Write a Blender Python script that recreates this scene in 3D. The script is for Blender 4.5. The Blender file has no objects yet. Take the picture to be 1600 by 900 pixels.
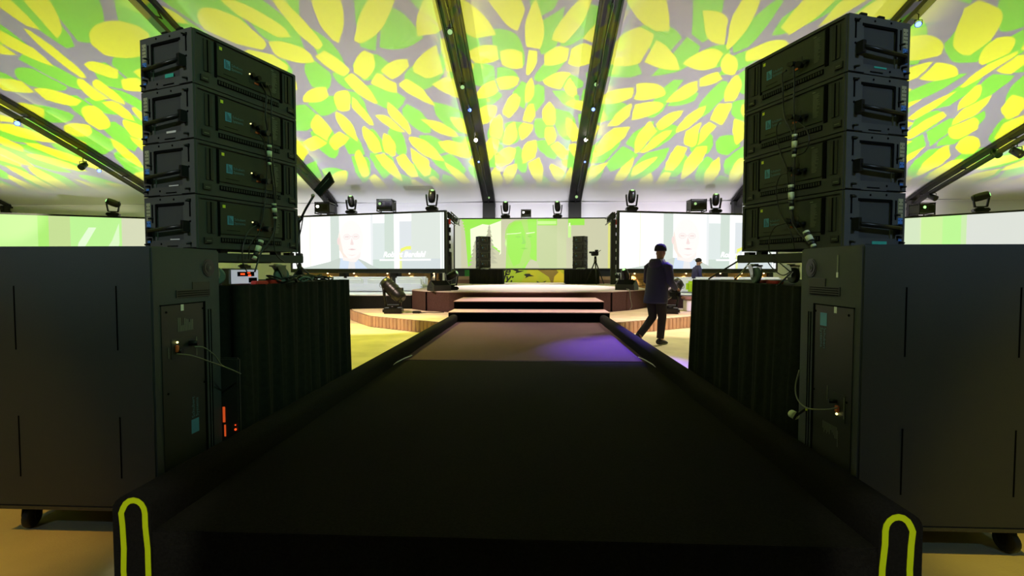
import bpy, bmesh, math, random
from mathutils import Vector, Matrix, Euler
PI = math.pi
random.seed(7)
sc = bpy.context.scene
COL = sc.collection

# ------------------------------------------------------------------ camera
PSI = math.atan(35/770); TH = math.atan(29/770); EYE = 1.42
cd = bpy.data.cameras.new('camera'); cam = bpy.data.objects.new('camera', cd); COL.objects.link(cam)
cam.location = (0, 0, EYE); cam.rotation_euler = (PI/2-TH, 0, PSI)
cd.sensor_width = 36; cd.lens = 770/1600*36; cd.clip_start = .05; cd.clip_end = 200
sc.camera = cam
# ------------------------------------------------------------------ world, exposure
w = bpy.data.worlds.new('world'); sc.world = w; w.use_nodes = True
w.node_tree.nodes['Background'].inputs[0].default_value = (.5, .55, .6, 1)
w.node_tree.nodes['Background'].inputs[1].default_value = .01
sc.view_settings.view_transform = 'Standard'; sc.view_settings.look = 'None'
sc.view_settings.exposure = 0; sc.view_settings.gamma = 1; sc.view_settings.use_curve_mapping = False
sc.cycles.use_denoising = True
sc.cycles.max_bounces = 6; sc.cycles.diffuse_bounces = 4
sc.cycles.sample_clamp_indirect = 4

# ------------------------------------------------------------------ lights: leaf image projectors aimed at the roof
def N(nt, t, **kw):
    n = nt.nodes.new(t)
    for k, v in kw.items(): setattr(n, k, v)
    return n
def math_(nt, op, a, b=None, c=None, clamp=False):
    n = nt.nodes.new('ShaderNodeMath'); n.operation = op; n.use_clamp = clamp
    for i, v in enumerate((a, b, c)):
        if v is None: continue
        if isinstance(v, (int, float)): n.inputs[i].default_value = v
        else: nt.links.new(v, n.inputs[i])
    return n.outputs[0]
def vmath(nt, op, a, b=None, s=None):
    n = nt.nodes.new('ShaderNodeVectorMath'); n.operation = op
    for i, v in enumerate((a, b)):
        if v is None: continue
        if isinstance(v, tuple): n.inputs[i].default_value = v
        else: nt.links.new(v, n.inputs[i])
    if s is not None:
        if isinstance(s, (int, float)): n.inputs['Scale'].default_value = s
        else: nt.links.new(s, n.inputs['Scale'])
    return n
def leaf_layer(nt, x, y, r, S, seed, half_w, half_l, jitter):
    """1 inside pointed leaf shapes that lean roughly outwards from the beam's middle"""
    k = math_(nt, 'DIVIDE', S*1.62, math_(nt, 'MULTIPLY_ADD', r, .55, 1.0))
    u = math_(nt, 'ADD', math_(nt, 'MULTIPLY', math_(nt, 'MULTIPLY', x, k), 1.3), seed*7.3)
    v_ = math_(nt, 'ADD', math_(nt, 'MULTIPLY', math_(nt, 'MULTIPLY', y, k), .82), seed*3.1)
    cb = N(nt, 'ShaderNodeCombineXYZ'); nt.links.new(u, cb.inputs[0]); nt.links.new(v_, cb.inputs[1]); vec = cb.outputs[0]
    v = N(nt, 'ShaderNodeTexVoronoi', voronoi_dimensions='2D'); v.inputs['Scale'].default_value = 1; v.inputs['Randomness'].default_value = .75
    nt.links.new(vec, v.inputs['Vector'])
    e = N(nt, 'ShaderNodeTexVoronoi', voronoi_dimensions='2D', feature='DISTANCE_TO_EDGE'); e.inputs['Scale'].default_value = 1; e.inputs['Randomness'].default_value = .75
    nt.links.new(vec, e.inputs['Vector'])
    local = vmath(nt, 'SUBTRACT', vec, v.outputs['Position']).outputs[0]
    s2 = N(nt, 'ShaderNodeSeparateXYZ'); nt.links.new(local, s2.inputs[0])
    s3 = N(nt, 'ShaderNodeSeparateColor'); nt.links.new(v.outputs['Color'], s3.inputs[0])
    s1 = N(nt, 'ShaderNodeSeparateXYZ'); nt.links.new(v.outputs['Position'], s1.inputs[0])
    ang = math_(nt, 'ARCTAN2', math_(nt, 'SUBTRACT', s1.outputs[1], seed*3.1), math_(nt, 'SUBTRACT', s1.outputs[0], seed*7.3))
    ang = math_(nt, 'ADD', ang, math_(nt, 'MULTIPLY', math_(nt, 'SUBTRACT', s3.outputs[0], .5), jitter))
    c = math_(nt, 'COSINE', ang); s = math_(nt, 'SINE', ang)
    xx = math_(nt, 'ADD', math_(nt, 'MULTIPLY', s2.outputs[0], c), math_(nt, 'MULTIPLY', s2.outputs[1], s))
    yy = math_(nt, 'SUBTRACT', math_(nt, 'MULTIPLY', s2.outputs[1], c), math_(nt, 'MULTIPLY', s2.outputs[0], s))
    L = math_(nt, 'MULTIPLY_ADD', s3.outputs[1], half_l*.4, half_l*.75)
    xl = math_(nt, 'DIVIDE', xx, L)
    prof = math_(nt, 'SUBTRACT', 1.0, math_(nt, 'MULTIPLY', xl, xl))
    Wd = math_(nt, 'MULTIPLY_ADD', s3.outputs[2], half_w*.45, half_w*.7)
    inside = math_(nt, 'SUBTRACT', math_(nt, 'MULTIPLY', prof, Wd), math_(nt, 'ABSOLUTE', yy))
    inside = math_(nt, 'MINIMUM', inside, math_(nt, 'SUBTRACT', e.outputs['Distance'], .024))
    return math_(nt, 'MULTIPLY', inside, 45.0, clamp=True)
YEL = (1.15, 1.2, .03, 1); GRN = (.24, .92, .05, 1); LAV = (.35, .32, .43, 1)
SIGN = -1
def leaf_projector(name, loc, watts, seed, r0, r1, size=1.0, half=3, tilt=(0, 0)):
    l = bpy.data.lights.new(name, 'SPOT'); l.energy = watts; l.spot_size = math.radians(158); l.spot_blend = .1
    l.shadow_soft_size = .004; l.use_nodes = True
    o = bpy.data.objects.new(name, l); COL.objects.link(o); o.location = loc
    o.rotation_euler = (PI+tilt[0], tilt[1], 0)
    nt = l.node_tree; em = nt.nodes['Emission']
    tc = N(nt, 'ShaderNodeTexCoord')
    s = N(nt, 'ShaderNodeSeparateXYZ'); nt.links.new(tc.outputs['Normal'], s.inputs[0])
    az = math_(nt, 'MAXIMUM', math_(nt, 'ABSOLUTE', s.outputs[2]), .05)
    cb = N(nt, 'ShaderNodeCombineXYZ')
    nt.links.new(math_(nt, 'DIVIDE', s.outputs[0], az), cb.inputs[0]); nt.links.new(math_(nt, 'DIVIDE', s.outputs[1], az), cb.inputs[1])
    p = cb.outputs[0]
    r = vmath(nt, 'LENGTH', p).outputs['Value']
    # slight warp so the leaf outlines are not ruler-straight
    nz = N(nt, 'ShaderNodeTexNoise'); nz.inputs['Scale'].default_value = 4; nz.inputs['Detail'].default_value = 1; nt.links.new(p, nz.inputs['Vector'])
    wv = vmath(nt, 'SCALE', vmath(nt, 'SUBTRACT', nz.outputs['Color'], (.5, .5, .5)).outputs[0], s=.05).outputs[0]
    q = vmath(nt, 'ADD', p, wv).outputs[0]
    qs = N(nt, 'ShaderNodeSeparateXYZ'); nt.links.new(q, qs.inputs[0]); qr = vmath(nt, 'LENGTH', q).outputs['Value']
    m1 = leaf_layer(nt, qs.outputs[0], qs.outputs[1], qr, 4.6/size, seed, .32, .80, 1.3)
    m2 = leaf_layer(nt, qs.outputs[0], qs.outputs[1], qr, 3.9/size, seed+5.3, .38, .76, 1.8)
    mixa = N(nt, 'ShaderNodeMix', data_type='RGBA'); nt.links.new(m2, mixa.inputs[0])
    mixa.inputs[6].default_value = LAV; mixa.inputs[7].default_value = GRN
    mixb = N(nt, 'ShaderNodeMix', data_type='RGBA'); nt.links.new(m1, mixb.inputs[0])
    nt.links.new(mixa.outputs[2], mixb.inputs[6]); mixb.inputs[7].default_value = YEL
    # keep each picture inside its own bay of the roof, which slopes down towards the screens
    yw = math_(nt, 'MULTIPLY', qs.outputs[1], SIGN)
    hx = math_(nt, 'ABSOLUTE', math_(nt, 'DIVIDE', math_(nt, 'MULTIPLY', qs.outputs[0], 4.7), math_(nt, 'MAXIMUM', math_(nt, 'MULTIPLY_ADD', yw, .3, 1.0), .3)))
    fx = N(nt, 'ShaderNodeMapRange', interpolation_type='SMOOTHSTEP'); nt.links.new(hx, fx.inputs[0])
    fx.inputs[1].default_value = half*1.22; fx.inputs[2].default_value = half*.88; fx.inputs[3].default_value = 0; fx.inputs[4].default_value = 1
    fy = N(nt, 'ShaderNodeMapRange', interpolation_type='SMOOTHSTEP'); nt.links.new(math_(nt, 'ABSOLUTE', yw), fy.inputs[0])
    fy.inputs[1].default_value = r1; fy.inputs[2].default_value = r0; fy.inputs[3].default_value = 0; fy.inputs[4].default_value = 1
    fade = math_(nt, 'MULTIPLY', fx.outputs[0], fy.outputs[0])
    gain = math_(nt, 'POWER', math_(nt, 'MULTIPLY_ADD', math_(nt, 'MULTIPLY', r, r), 1.0, 1.0), .86)
    mixc = N(nt, 'ShaderNodeMix', data_type='RGBA'); nt.links.new(fade, mixc.inputs[0]); mixc.inputs[6].default_value = LAV
    nt.links.new(mixb.outputs[2], mixc.inputs[7]); nt.links.new(mixc.outputs[2], em.inputs['Color'])
    ay = yw
    eave = N(nt, 'ShaderNodeMapRange', interpolation_type='SMOOTHSTEP'); nt.links.new(ay, eave.inputs[0])
    eave.inputs[1].default_value = 1.2; eave.inputs[2].default_value = 2.8; eave.inputs[3].default_value = 0; eave.inputs[4].default_value = .30
    nt.links.new(math_(nt, 'MULTIPLY', math_(nt, 'MAXIMUM', fade, math_(nt, 'MULTIPLY', fx.outputs[0], eave.outputs[0])), gain), em.inputs['Strength'])
    return o
for X, wt, sd_, sz, hw in ((-.14, 1060, 1.0, 1.4, 2.7), (-6.3, 1060, 2.3, 1.6, 4.8), (6.1, 1060, 3.9, 1.6, 4.8), (-14.8, 1060, 5.1, 1.7, 5.0), (14.4, 1060, 6.7, 1.7, 5.0), (-23.5, 1000, 8.2, 1.7, 5.0), (23.5, 1000, 9.9, 1.7, 5.0)):
    leaf_projector('leaf_projector_light', (X, 16.0, 3.2), wt, sd_, 1.9, 4.1, sz, hw)

def aim(o, tgt): o.rotation_euler = (Vector(tgt)-o.location).to_track_quat('-Z', 'Y').to_euler()
def spot(name, loc, tgt, watts, col, deg, blend=.4, soft=.05):
    l = bpy.data.lights.new(name, 'SPOT'); l.energy = watts; l.color = col; l.spot_size = math.radians(deg); l.spot_blend = blend; l.shadow_soft_size = soft
    o = bpy.data.objects.new(name, l); COL.objects.link(o); o.location = loc; aim(o, tgt); return o
def area(name, loc, tgt, watts, col, sx, sy):
    l = bpy.data.lights.new(name, 'AREA'); l.shape = 'RECTANGLE'; l.size = sx; l.size_y = sy; l.energy = watts; l.color = col
    o = bpy.data.objects.new(name, l); COL.objects.link(o); o.location = loc; aim(o, tgt); return o
# first two are the bright lamps in view on the middle trusses; third unseen
spot('stage_spot_light', (-2.2, 19.2, 6.1), (-.4, 17.0, .8), 1900, (1, .88, .92), 56, .4)
spot('stage_spot_light', (1.95, 19.2, 6.1), (.2, 17.0, .8), 1900, (1, .88, .92), 56, .4)
spot('stage_spot_light', (-.1, 15.6, 7.4), (-.15, 11.0, .5), 3000, (1, .72, .76), 36, .8)
spot('banner_fill_light', (-.1, 18.0, 6.6), (-.1, 22.4, 1.1), 1900, (1, .95, .85), 40, .4)  # added unseen spot that brightens the banner
# platforms, sofas and floor washes
spot('floor_wash_light', (-7.0, 15.0, 7.0), (-3.7, 9.6, 0), 3600, (1, 1, .12), 40, .6)
spot('floor_wash_light', (7.6, 15.0, 7.0), (3.9, 9.6, 0), 3000, (1, .90, .76), 40, .6)
spot('platform_fill_light', (-5.5, 8.2, 7.2), (-4.0, 12.4, .3), 3800, (1, .74, .62), 30, .5)  # unseen spots added to brighten the skirted platforms
spot('platform_fill_light', (5.0, 8.2, 7.2), (3.4, 12.2, .3), 2900, (1, .76, .70), 30, .5)
spot('sofa_fill_light', (-5.6, 12.6, 6.9), (-5.8, 16.6, .9), 1500, (.88, .90, 1), 44, .5)  # unseen spots added to whiten the sofas
spot('sofa_fill_light', (5.6, 12.6, 6.9), (6.0, 16.4, .9), 1300, (.92, .88, 1), 44, .5)
spot('violet_wash_light', (5.2, 12.6, 6.9), (1.42, 7.3, 0.3), 20000, (.15, .07, 1), 15, .9)
spot('violet_wash_light', (6.6, 11.0, 6.8), (4.6, 13.6, .4), 1300, (.42, .36, 1), 22, .7)
spot('floor_wash_light', (-3.4, -.5, 6.5), (-2.9, 2.3, 0), 560, (1, .55, .05), 16, .9)
spot('floor_wash_light', (3.1, -.5, 6.5), (2.6, 2.35, 0), 700, (.95, .72, .08), 16, .9)
spot('wall_fill_light', (-20, 17, 3.4), (-26, 25, 5.2), 900, (1, .93, .62), 70, .6)  # added spots without a visible lamp, lifting the outer walls
spot('wall_fill_light', (20, 17, 3.4), (26, 25, 5.2), 900, (1, .82, .92), 70, .6)
for X, c in ((-15.5, (1, .95, .85)), (-8, (.86, .86, 1)), (-.1, (.9, .86, 1)), (8, (.95, .84, 1)), (15.5, (1, .84, .95))):
    wl = area('wall_fill_light', (X, 23.1, 2.9), (X, 25.3, 4.2), 62, c, 7.4, .15); wl.data.spread = math.radians(80)  # hidden area lights added behind the screens to brighten the wall
for X in (-1.72, 1.47): spot('tape_fill_light', (X*.7, -3.0, 3.4), (X, 2.0, .26), 420, (.95, 1, .8), 6, .6)  # unseen narrow spots added to brighten the rail-end tape
# unseen fill spots added behind the camera to lift the stacks and subwoofers
spot('cool_fill_light', (-7, -6, 7.5), (-2.5, 3.1, 2.55), 1700, (.90, 1, .92), 17, .8)
spot('cool_fill_light', (7, -6, 7.5), (2.2, 3.1, 2.55), 1500, (.55, .75, 1), 17, .8)
spot('cool_fill_light', (-5, -6, 7.5), (-2.4, 2.5, 1.3), 240, (.40, .62, 1), 26, .9)
spot('cool_fill_light', (5, -6, 7.5), (2.2, 2.5, 1.3), 260, (.3, .6, 1), 26, .9)
spot('green_fill_light', (4.5, -1.5, 8.0), (-1.9, 3.5, 2.3), 1100, (.45, 1, .6), 24, .8)  # added unseen spots that tint the stack rears green
spot('green_fill_light', (-4.5, -1.5, 8.0), (1.7, 3.5, 2.3), 800, (.75, 1, .45), 24, .8)

# ------------------------------------------------------------------ materials
def mat(name, col, rough=.6, metal=0, bump=0, bscale=60, vary=0, vscale=8, col2=None, emit=None, es=1, stretch=None, spec=None):
    m = bpy.data.materials.new(name); m.use_nodes = True; nt = m.node_tree; b = nt.nodes['Principled BSDF']
    b.inputs['Base Color'].default_value = (*col, 1); b.inputs['Roughness'].default_value = rough; b.inputs['Metallic'].default_value = metal
    if spec is not None: b.inputs['Specular IOR Level'].default_value = spec
    tc = N(nt, 'ShaderNodeTexCoord'); vec = tc.outputs['Object']
    if stretch:
        mp = N(nt, 'ShaderNodeMapping'); mp.inputs['Scale'].default_value = stretch; nt.links.new(vec, mp.inputs[0]); vec = mp.outputs[0]
    if vary or col2:
        n = N(nt, 'ShaderNodeTexNoise'); n.inputs['Scale'].default_value = vscale; n.inputs['Detail'].default_value = 4; nt.links.new(vec, n.inputs['Vector'])
        r = N(nt, 'ShaderNodeValToRGB'); nt.links.new(n.outputs[0], r.inputs[0])
        c2 = col2 or tuple(c*(1-vary) for c in col)
        r.color_ramp.elements[0].position = .35; r.color_ramp.elements[0].color = (*c2, 1)
        r.color_ramp.elements[1].position = .65; r.color_ramp.elements[1].color = (*col, 1)
        nt.links.new(r.outputs[0], b.inputs['Base Color'])
    if bump:
        n = N(nt, 'ShaderNodeTexNoise'); n.inputs['Scale'].default_value = bscale; n.inputs['Detail'].default_value = 3; nt.links.new(vec, n.inputs['Vector'])
        bp = N(nt, 'ShaderNodeBump'); bp.inputs['Strength'].default_value = bump; bp.inputs['Distance'].default_value = .01
        nt.links.new(n.outputs[0], bp.inputs['Height']); nt.links.new(bp.outputs[0], b.inputs['Normal'])
    m.cycles.emission_sampling = 'NONE'
    if emit: b.inputs['Emission Color'].default_value = (*emit, 1); b.inputs['Emission Strength'].default_value = es
    return m
def glow(name, col, s=1):
    """a lit surface: screen picture or lamp lens"""
    m = bpy.data.materials.new(name); m.use_nodes = True; nt = m.node_tree; b = nt.nodes['Principled BSDF']
    b.inputs['Base Color'].default_value = (.02, .02, .02, 1); b.inputs['Roughness'].default_value = .8
    b.inputs['Emission Color'].default_value = (*col, 1); b.inputs['Emission Strength'].default_value = s
    m.cycles.emission_sampling = 'NONE'
    return m
def srgb(r, g, b): return tuple(((c/255+.055)/1.055)**2.4 if c > 10 else c/255/12.92 for c in (r, g, b))
M = {}
M['fabric'] = mat('roof_fabric', (.60, .60, .60), .9, bump=.1, bscale=3)
M['wall'] = mat('tent_wall', (.66, .65, .67), .9)
M['floor'] = mat('floor_covering', (.74, .62, .34), .9, vary=.2, vscale=1.6, bump=.2, bscale=90)
M['carpet'] = mat('carpet', (.019, .0165, .015), 1, vary=.35, vscale=90, bump=.6, bscale=300, spec=.05)  # dark copy of the runway carpet, coloured for its dim near end
M['carpet_lit'] = mat('carpet_lit', (.165, .10, .11), 1, vary=.35, vscale=90, bump=.6, bscale=300, spec=.05)  # lighter copy of the runway carpet, lamp light put into its colour
M['tread'] = mat('tread_carpet_lit', (.80, .54, .54), 1, vary=.15, vscale=60, bump=.3, bscale=200, spec=.05)  # carpet again, lightened for the strong light on the treads
M['stage'] = mat('stage_carpet_lit', (.55, .46, .44), 1, vary=.08, vscale=40, bump=.3, bscale=200, spec=.05)  # carpet colour raised to stand for the bright stage light
M['stage_side'] = mat('stage_skirt', (.085, .045, .038), .95, vary=.2, vscale=30, spec=.1)
M['black_cloth'] = mat('black_cloth', (.013, .014, .011), .9, vary=.3, vscale=30, bump=.2, bscale=200, spec=.15)
M['black'] = mat('black_paint', (.016, .017, .017), .55, bump=.15, bscale=400)
M['truss'] = mat('truss_black', (.007, .007, .007), .6)
M['dead_black'] = mat('black_recess', (.003, .003, .003), .9, spec=.05)
M['cab'] = mat('speaker_paint', (.034, .036, .036), .62, bump=.35, bscale=500)
M['cab_side'] = mat('speaker_side_paint', (.062, .064, .060), .6, bump=.2, bscale=400)
M['rear'] = mat('rear_plate', (.024, .030, .022), .55, vary=.15, vscale=12)
M['sub'] = mat('subwoofer_paint', (.050, .057, .074), .62, bump=.5, bscale=420, vary=.12, vscale=200)
M['sub_rear'] = mat('subwoofer_rear_plate', (.018, .018, .017), .5)
M['metal'] = mat('black_metal', (.02, .02, .02), .35, .6)
M['steel'] = mat('steel', (.45, .46, .46), .3, .9)
M['rubber'] = mat('rubber', (.03, .034, .034), .7)
M['greyrubber'] = mat('grey_wheel', (.09, .13, .12), .6)
M['blue'] = mat('blue_plate', srgb(70, 125, 205), .5)
M['khaki'] = mat('khaki_plate', (.36, .35, .22), .5)
M['teal'] = mat('teal_tag', srgb(60, 185, 160), .5)
M['white'] = mat('white_print', (.75, .76, .72), .5)
M['greyprint'] = mat('grey_print', (.16, .17, .14), .5)
M['yellow'] = mat('yellow_tag', srgb(215, 225, 60), .5)
M['logo'] = mat('logo_blue', srgb(70, 140, 185), .5)
M['logo2'] = mat('logo_text_blue', srgb(85, 120, 140), .5)
M['tape'] = mat('yellow_tape', srgb(225, 240, 10), .5)
M['sleeve'] = mat('pale_tape', (.66, .70, .50), .6)
M['cable'] = mat('cable', (.012, .012, .012), .45)
M['greycable'] = mat('grey_cable', (.14, .14, .10), .5)
M['orange'] = mat('orange_plastic', (.55, .12, .03), .5)
M['red'] = mat('red_plastic', (.5, .03, .02), .5)
M['woodfloor'] = mat('platform_top', (.80, .64, .46), .8, col2=(.62, .46, .30), vscale=1.4, stretch=(1, 8, 1))
M['skirt'] = mat('pleated_skirt', (.62, .38, .23), .8, vary=.3, vscale=3, stretch=(6, 6, .4))
M['wood'] = mat('wood_block', (.60, .36, .15), .7, vary=.35, vscale=3, stretch=(1, 1, 6))
M['sofa'] = mat('white_leather', (.80, .80, .84), .55)
M['cushion'] = mat('white_cushion', (.84, .86, .82), .8)
M['lime'] = mat('lime_cushion', srgb(190, 225, 20), .8)
M['wedge_brown'] = mat('wedge_brown', (.30, .15, .12), .7)
M['grnled'] = glow('green_led', (.35, 1, .25), 2.2)
M['lens_blue'] = glow('blue_lens', (.10, .16, 1), 6)
M['lens_white'] = glow('white_lens', (1, .95, .92), 14)
M['lens_warm'] = glow('warm_lens', (1, .82, .74), 30)
M['lens_green'] = glow('dim_green_lens', (.45, .75, .3), .9)
M['ledyel'] = glow('yellow_led', (1, .95, .3), 3)
M['ledred'] = glow('red_led', (1, .07, .01), 1.6)
M['ledorange'] = glow('orange_led', (1, .12, .02), .5)
M['lamp_warm'] = glow('warm_downlight', (1, .7, .35), 6)
M['navy'] = mat('navy_jacket', (.030, .027, .10), .75, bump=.3, bscale=60)
M['trousers'] = mat('dark_trousers', (.022, .014, .020), .85)
M['shoe'] = mat('dark_shoe', (.012, .012, .012), .6)
M['beanie'] = mat('beanie', (.018, .018, .035), .95, bump=.5, bscale=300)
M['skin'] = mat('skin', (.50, .27, .19), .6)
M['hair'] = mat('hair', (.02, .015, .012), .9)
M['lens_glass'] = mat('dark_glass', (.02, .03, .03), .08)
M['chrome'] = mat('brushed_panel_glow', (.75, .75, .8), .3, .5, emit=(.8, .8, 1), es=.35)  # metal given a faint glow of its own, though no lamp

# ------------------------------------------------------------------ helpers
class MB:
    def __init__(s): s.bm = bmesh.new()
    def _mi(s, faces, mi):
        for f in faces: f.material_index = mi
    def box(s, c, d, rot=None, mi=0, bev=0):
        r = bmesh.ops.create_cube(s.bm, size=1)
        vs = r['verts']
        bmesh.ops.scale(s.bm, vec=d, verts=vs)
        fs = list({f for v in vs for f in v.link_faces}); s._mi(fs, mi)
        if bev:
            es = list({e for v in vs for e in v.link_edges})
            rr = bmesh.ops.bevel(s.bm, geom=es, offset=bev, segments=2, affect='EDGES', clamp_overlap=True)
            s._mi(rr['faces'], mi); vs = list({v for f in rr['faces'] for v in f.verts} | {v for v in vs if v.is_valid})
        if rot: bmesh.ops.rotate(s.bm, cent=(0, 0, 0), matrix=Euler(rot).to_matrix(), verts=vs)
        bmesh.ops.translate(s.bm, vec=c, verts=vs)
        return s
    def b2(s, a, b, mi=0, bev=0):
        c = [(x+y)/2 for x, y in zip(a, b)]; d = [abs(x-y) for x, y in zip(a, b)]
        return s.box(c, d, mi=mi, bev=bev)
    def tube(s, pts, r, seg=8, mi=0, caps=True):
        pts = [Vector(p) for p in pts]; n = len(pts); rs = r if isinstance(r, (list, tuple)) else [r]*n
        rings = []; up = None
        for i, p in enumerate(pts):
            t = (pts[min(i+1, n-1)]-pts[max(i-1, 0)]).normalized()
            if up is None: up = t.orthogonal().normalized()
            else:
                up = (up - t*up.dot(t)); up = up.normalized() if up.length > 1e-6 else t.orthogonal().normalized()
            bi = t.cross(up)
            rings.append([s.bm.verts.new(p+(up*math.cos(2*PI*k/seg)+bi*math.sin(2*PI*k/seg))*rs[i]) for k in range(seg)])
        for a, b in zip(rings, rings[1:]):
            for k in range(seg):
                f = s.bm.faces.new((a[k], a[(k+1) % seg], b[(k+1) % seg], b[k])); f.material_index = mi; f.smooth = True
        if caps:
            f = s.bm.faces.new(rings[0][::-1]); f.material_index = mi
            f = s.bm.faces.new(rings[-1]); f.material_index = mi
        return s
    def rings(s, rows, mi=0, smooth=True, close=True):
        """rows: lists of points, equal length; closed loops joined and capped"""
        R = [[s.bm.verts.new(p) for p in row] for row in rows]; n = len(R[0])
        for a, b in zip(R, R[1:]):
            for k in range(n if close else n-1):
                f = s.bm.faces.new((a[k], a[(k+1) % n], b[(k+1) % n], b[k])); f.material_index = mi; f.smooth = smooth
        if close:
            for q in (R[0][::-1], R[-1]):
                f = s.bm.faces.new(q); f.material_index = mi
        return s
    def prism(s, poly, z0, z1, mi=0, top_mi=None):
        a = [s.bm.verts.new((x, y, z0)) for x, y in poly]; b = [s.bm.verts.new((x, y, z1)) for x, y in poly]; n = len(poly)
        for k in range(n): s.bm.faces.new((a[k], a[(k+1) % n], b[(k+1) % n], b[k])).material_index = mi
        s.bm.faces.new(a[::-1]).material_index = mi; s.bm.faces.new(b).material_index = mi if top_mi is None else top_mi
        return s
    def poly(s, pts, mi=0):
        f = s.bm.faces.new([s.bm.verts.new(p) for p in pts]); f.material_index = mi; return s
    def ball(s, c, r, d=(1, 1, 1), seg=14, mi=0):
        rr = bmesh.ops.create_uvsphere(s.bm, u_segments=seg, v_segments=seg//2+2, radius=r)
        bmesh.ops.scale(s.bm, vec=d, verts=rr['verts']); bmesh.ops.translate(s.bm, vec=c, verts=rr['verts'])
        for v in rr['verts']:
            for f in v.link_faces: f.smooth = True; f.material_index = mi
        return s
STUFF = {'locator_holes', 'slot', 'grille_bars', 'vent_slats', 'printed_notes', 'screw', 'lacing', 'cooling_fins', 'print_line', 'logo_stripes', 'feet', 'pleated_skirt'}
def obj(name, mb, m, parent=None, loc=(0, 0, 0), rot=(0, 0, 0), label=None):
    me = bpy.data.meshes.new(name)
    bmesh.ops.recalc_face_normals(mb.bm, faces=mb.bm.faces) if not getattr(mb, 'keep', False) else None
    mb.bm.to_mesh(me); mb.bm.free()
    for x in (m if isinstance(m, (list, tuple)) else [m]): me.materials.append(M[x] if isinstance(x, str) else x)
    o = bpy.data.objects.new(name, me); COL.objects.link(o); o.parent = parent; o.location = loc; o.rotation_euler = rot
    if label: o['label'] = label
    if name in STUFF: o['kind'] = 'stuff'
    return o
def flat(pts, *a): return MB().poly(pts)
def thing(name, label, cat, loc=(0, 0, 0), rz=0, group=None):
    o = bpy.data.objects.new(name, None); COL.objects.link(o); o.location = loc; o.rotation_euler = (0, 0, rz)
    o.empty_display_size = .1; o['label'] = label; o['category'] = cat
    if group: o['group'] = group
    return o
def tag(o, label, cat, group=None):
    o['label'] = label; o['category'] = cat
    if group: o['group'] = group
    return o
def struct(name, mb, m, parent=None):
    o = obj(name, mb, m, parent)
    if parent is None: o['kind'] = 'structure'
    return o
def copy_tree(o, parent=None):
    c = o.copy(); COL.objects.link(c); c.parent = parent
    for ch in list(o.children): copy_tree(ch, c)
    return c
def dup(o, label, loc, rz=None, scale=None, group=None):
    c = copy_tree(o); c['label'] = label; c.location = loc
    if rz is not None: c.rotation_euler = (0, 0, rz)
    if scale: c.scale = scale
    if group: c['group'] = group
    return c
TXT = {}
def text(s, size, m, parent, loc, rot, name='lettering', shear=0, bold=0, align='LEFT', ext=.0006):
    key = (s, size, shear, bold, align, m)
    if key not in TXT:
        cu = bpy.data.curves.new(name, 'FONT'); cu.body = s; cu.size = size; cu.shear = shear; cu.offset = bold; cu.align_x = align; cu.extrude = ext; cu.resolution_u = 3
        t = bpy.data.objects.new('tmp', cu); COL.objects.link(t)
        dg = bpy.context.evaluated_depsgraph_get()
        me = bpy.data.meshes.new_from_object(t.evaluated_get(dg)); bpy.data.objects.remove(t); me.materials.clear(); me.materials.append(M[m]); TXT[key] = me
    o = bpy.data.objects.new(name, TXT[key]); COL.objects.link(o); o.parent = parent; o.location = loc; o.rotation_euler = rot
    return o
def skinned(name, V, E, R, m, parent, sub=2):
    me = bpy.data.meshes.new(name); me.from_pydata(V, E, [])
    t = bpy.data.objects.new('tmp', me); COL.objects.link(t)
    md = t.modifiers.new('s', 'SKIN'); md.use_smooth_shade = True
    for i, r in enumerate(R):
        r = r if isinstance(r, tuple) else (r, r)
        me.skin_vertices[0].data[i].radius = r
    me.skin_vertices[0].data[0].use_root = True
    if sub: sd = t.modifiers.new('u', 'SUBSURF'); sd.levels = sub; sd.render_levels = sub
    dg = bpy.context.evaluated_depsgraph_get(); out = bpy.data.meshes.new_from_object(t.evaluated_get(dg)); bpy.data.objects.remove(t)
    out.materials.clear(); out.materials.append(M[m])
    for p in out.polygons: p.use_smooth = True
    o = bpy.data.objects.new(name, out); COL.objects.link(o); o.parent = parent
    return o
# real-world position of something seen in a given direction at a known plane
f_ = Vector((-math.sin(PSI)*math.cos(TH), math.cos(PSI)*math.cos(TH), -math.sin(TH))); r_ = Vector((math.cos(PSI), math.sin(PSI), 0)); u_ = r_.cross(f_)
def ray(px, py): return f_+r_*((px-800)/770)+u_*((450-py)/770)
def atX(px, py, X): d = ray(px, py); return Vector((0, 0, EYE))+d*(X/d.x)
def atY(px, py, Y): d = ray(px, py); return Vector((0, 0, EYE))+d*(Y/d.y)
def atZ(px, py, Z): d = ray(px, py); return Vector((0, 0, EYE))+d*((Z-EYE)/d.z)

# ------------------------------------------------------------------ setting
struct('floor', MB().b2((-33, -29, -.2), (33, 26, 0)), 'floor')
PROF = [(25.3, 4.9), (24, 5.45), (22, 6.1), (20, 6.75), (18, 7.35), (16, 7.9), (14, 8.5), (12, 9.1), (8, 10.2), (4, 11.2), (0, 12.0), (-2, 12.2)]
PROF = PROF+[(-4-y, z) for y, z in PROF[-2::-1]]
def ceil():
    mb = MB(); ribs = [-33, -28, -19, -10.4, -2.3, 2.02, 10.0, 18.4, 28, 33]; rows = []
    xs = []
    for a, b in zip(ribs, ribs[1:]):
        for k in range(8): xs.append((a+(b-a)*k/8, math.sin(PI*k/8)*.012*(b-a)))
    xs.append((33, 0))
    for x, sag in xs: rows.append([(x, y, z-sag) for y, z in PROF])
    mb.rings(rows, close=False); return mb
ce = struct('ceiling', ceil(), 'fabric')
struct('wall_front', MB().b2((-33, 25.3, 0), (33, 25.5, 4.93)), 'wall')
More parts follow.
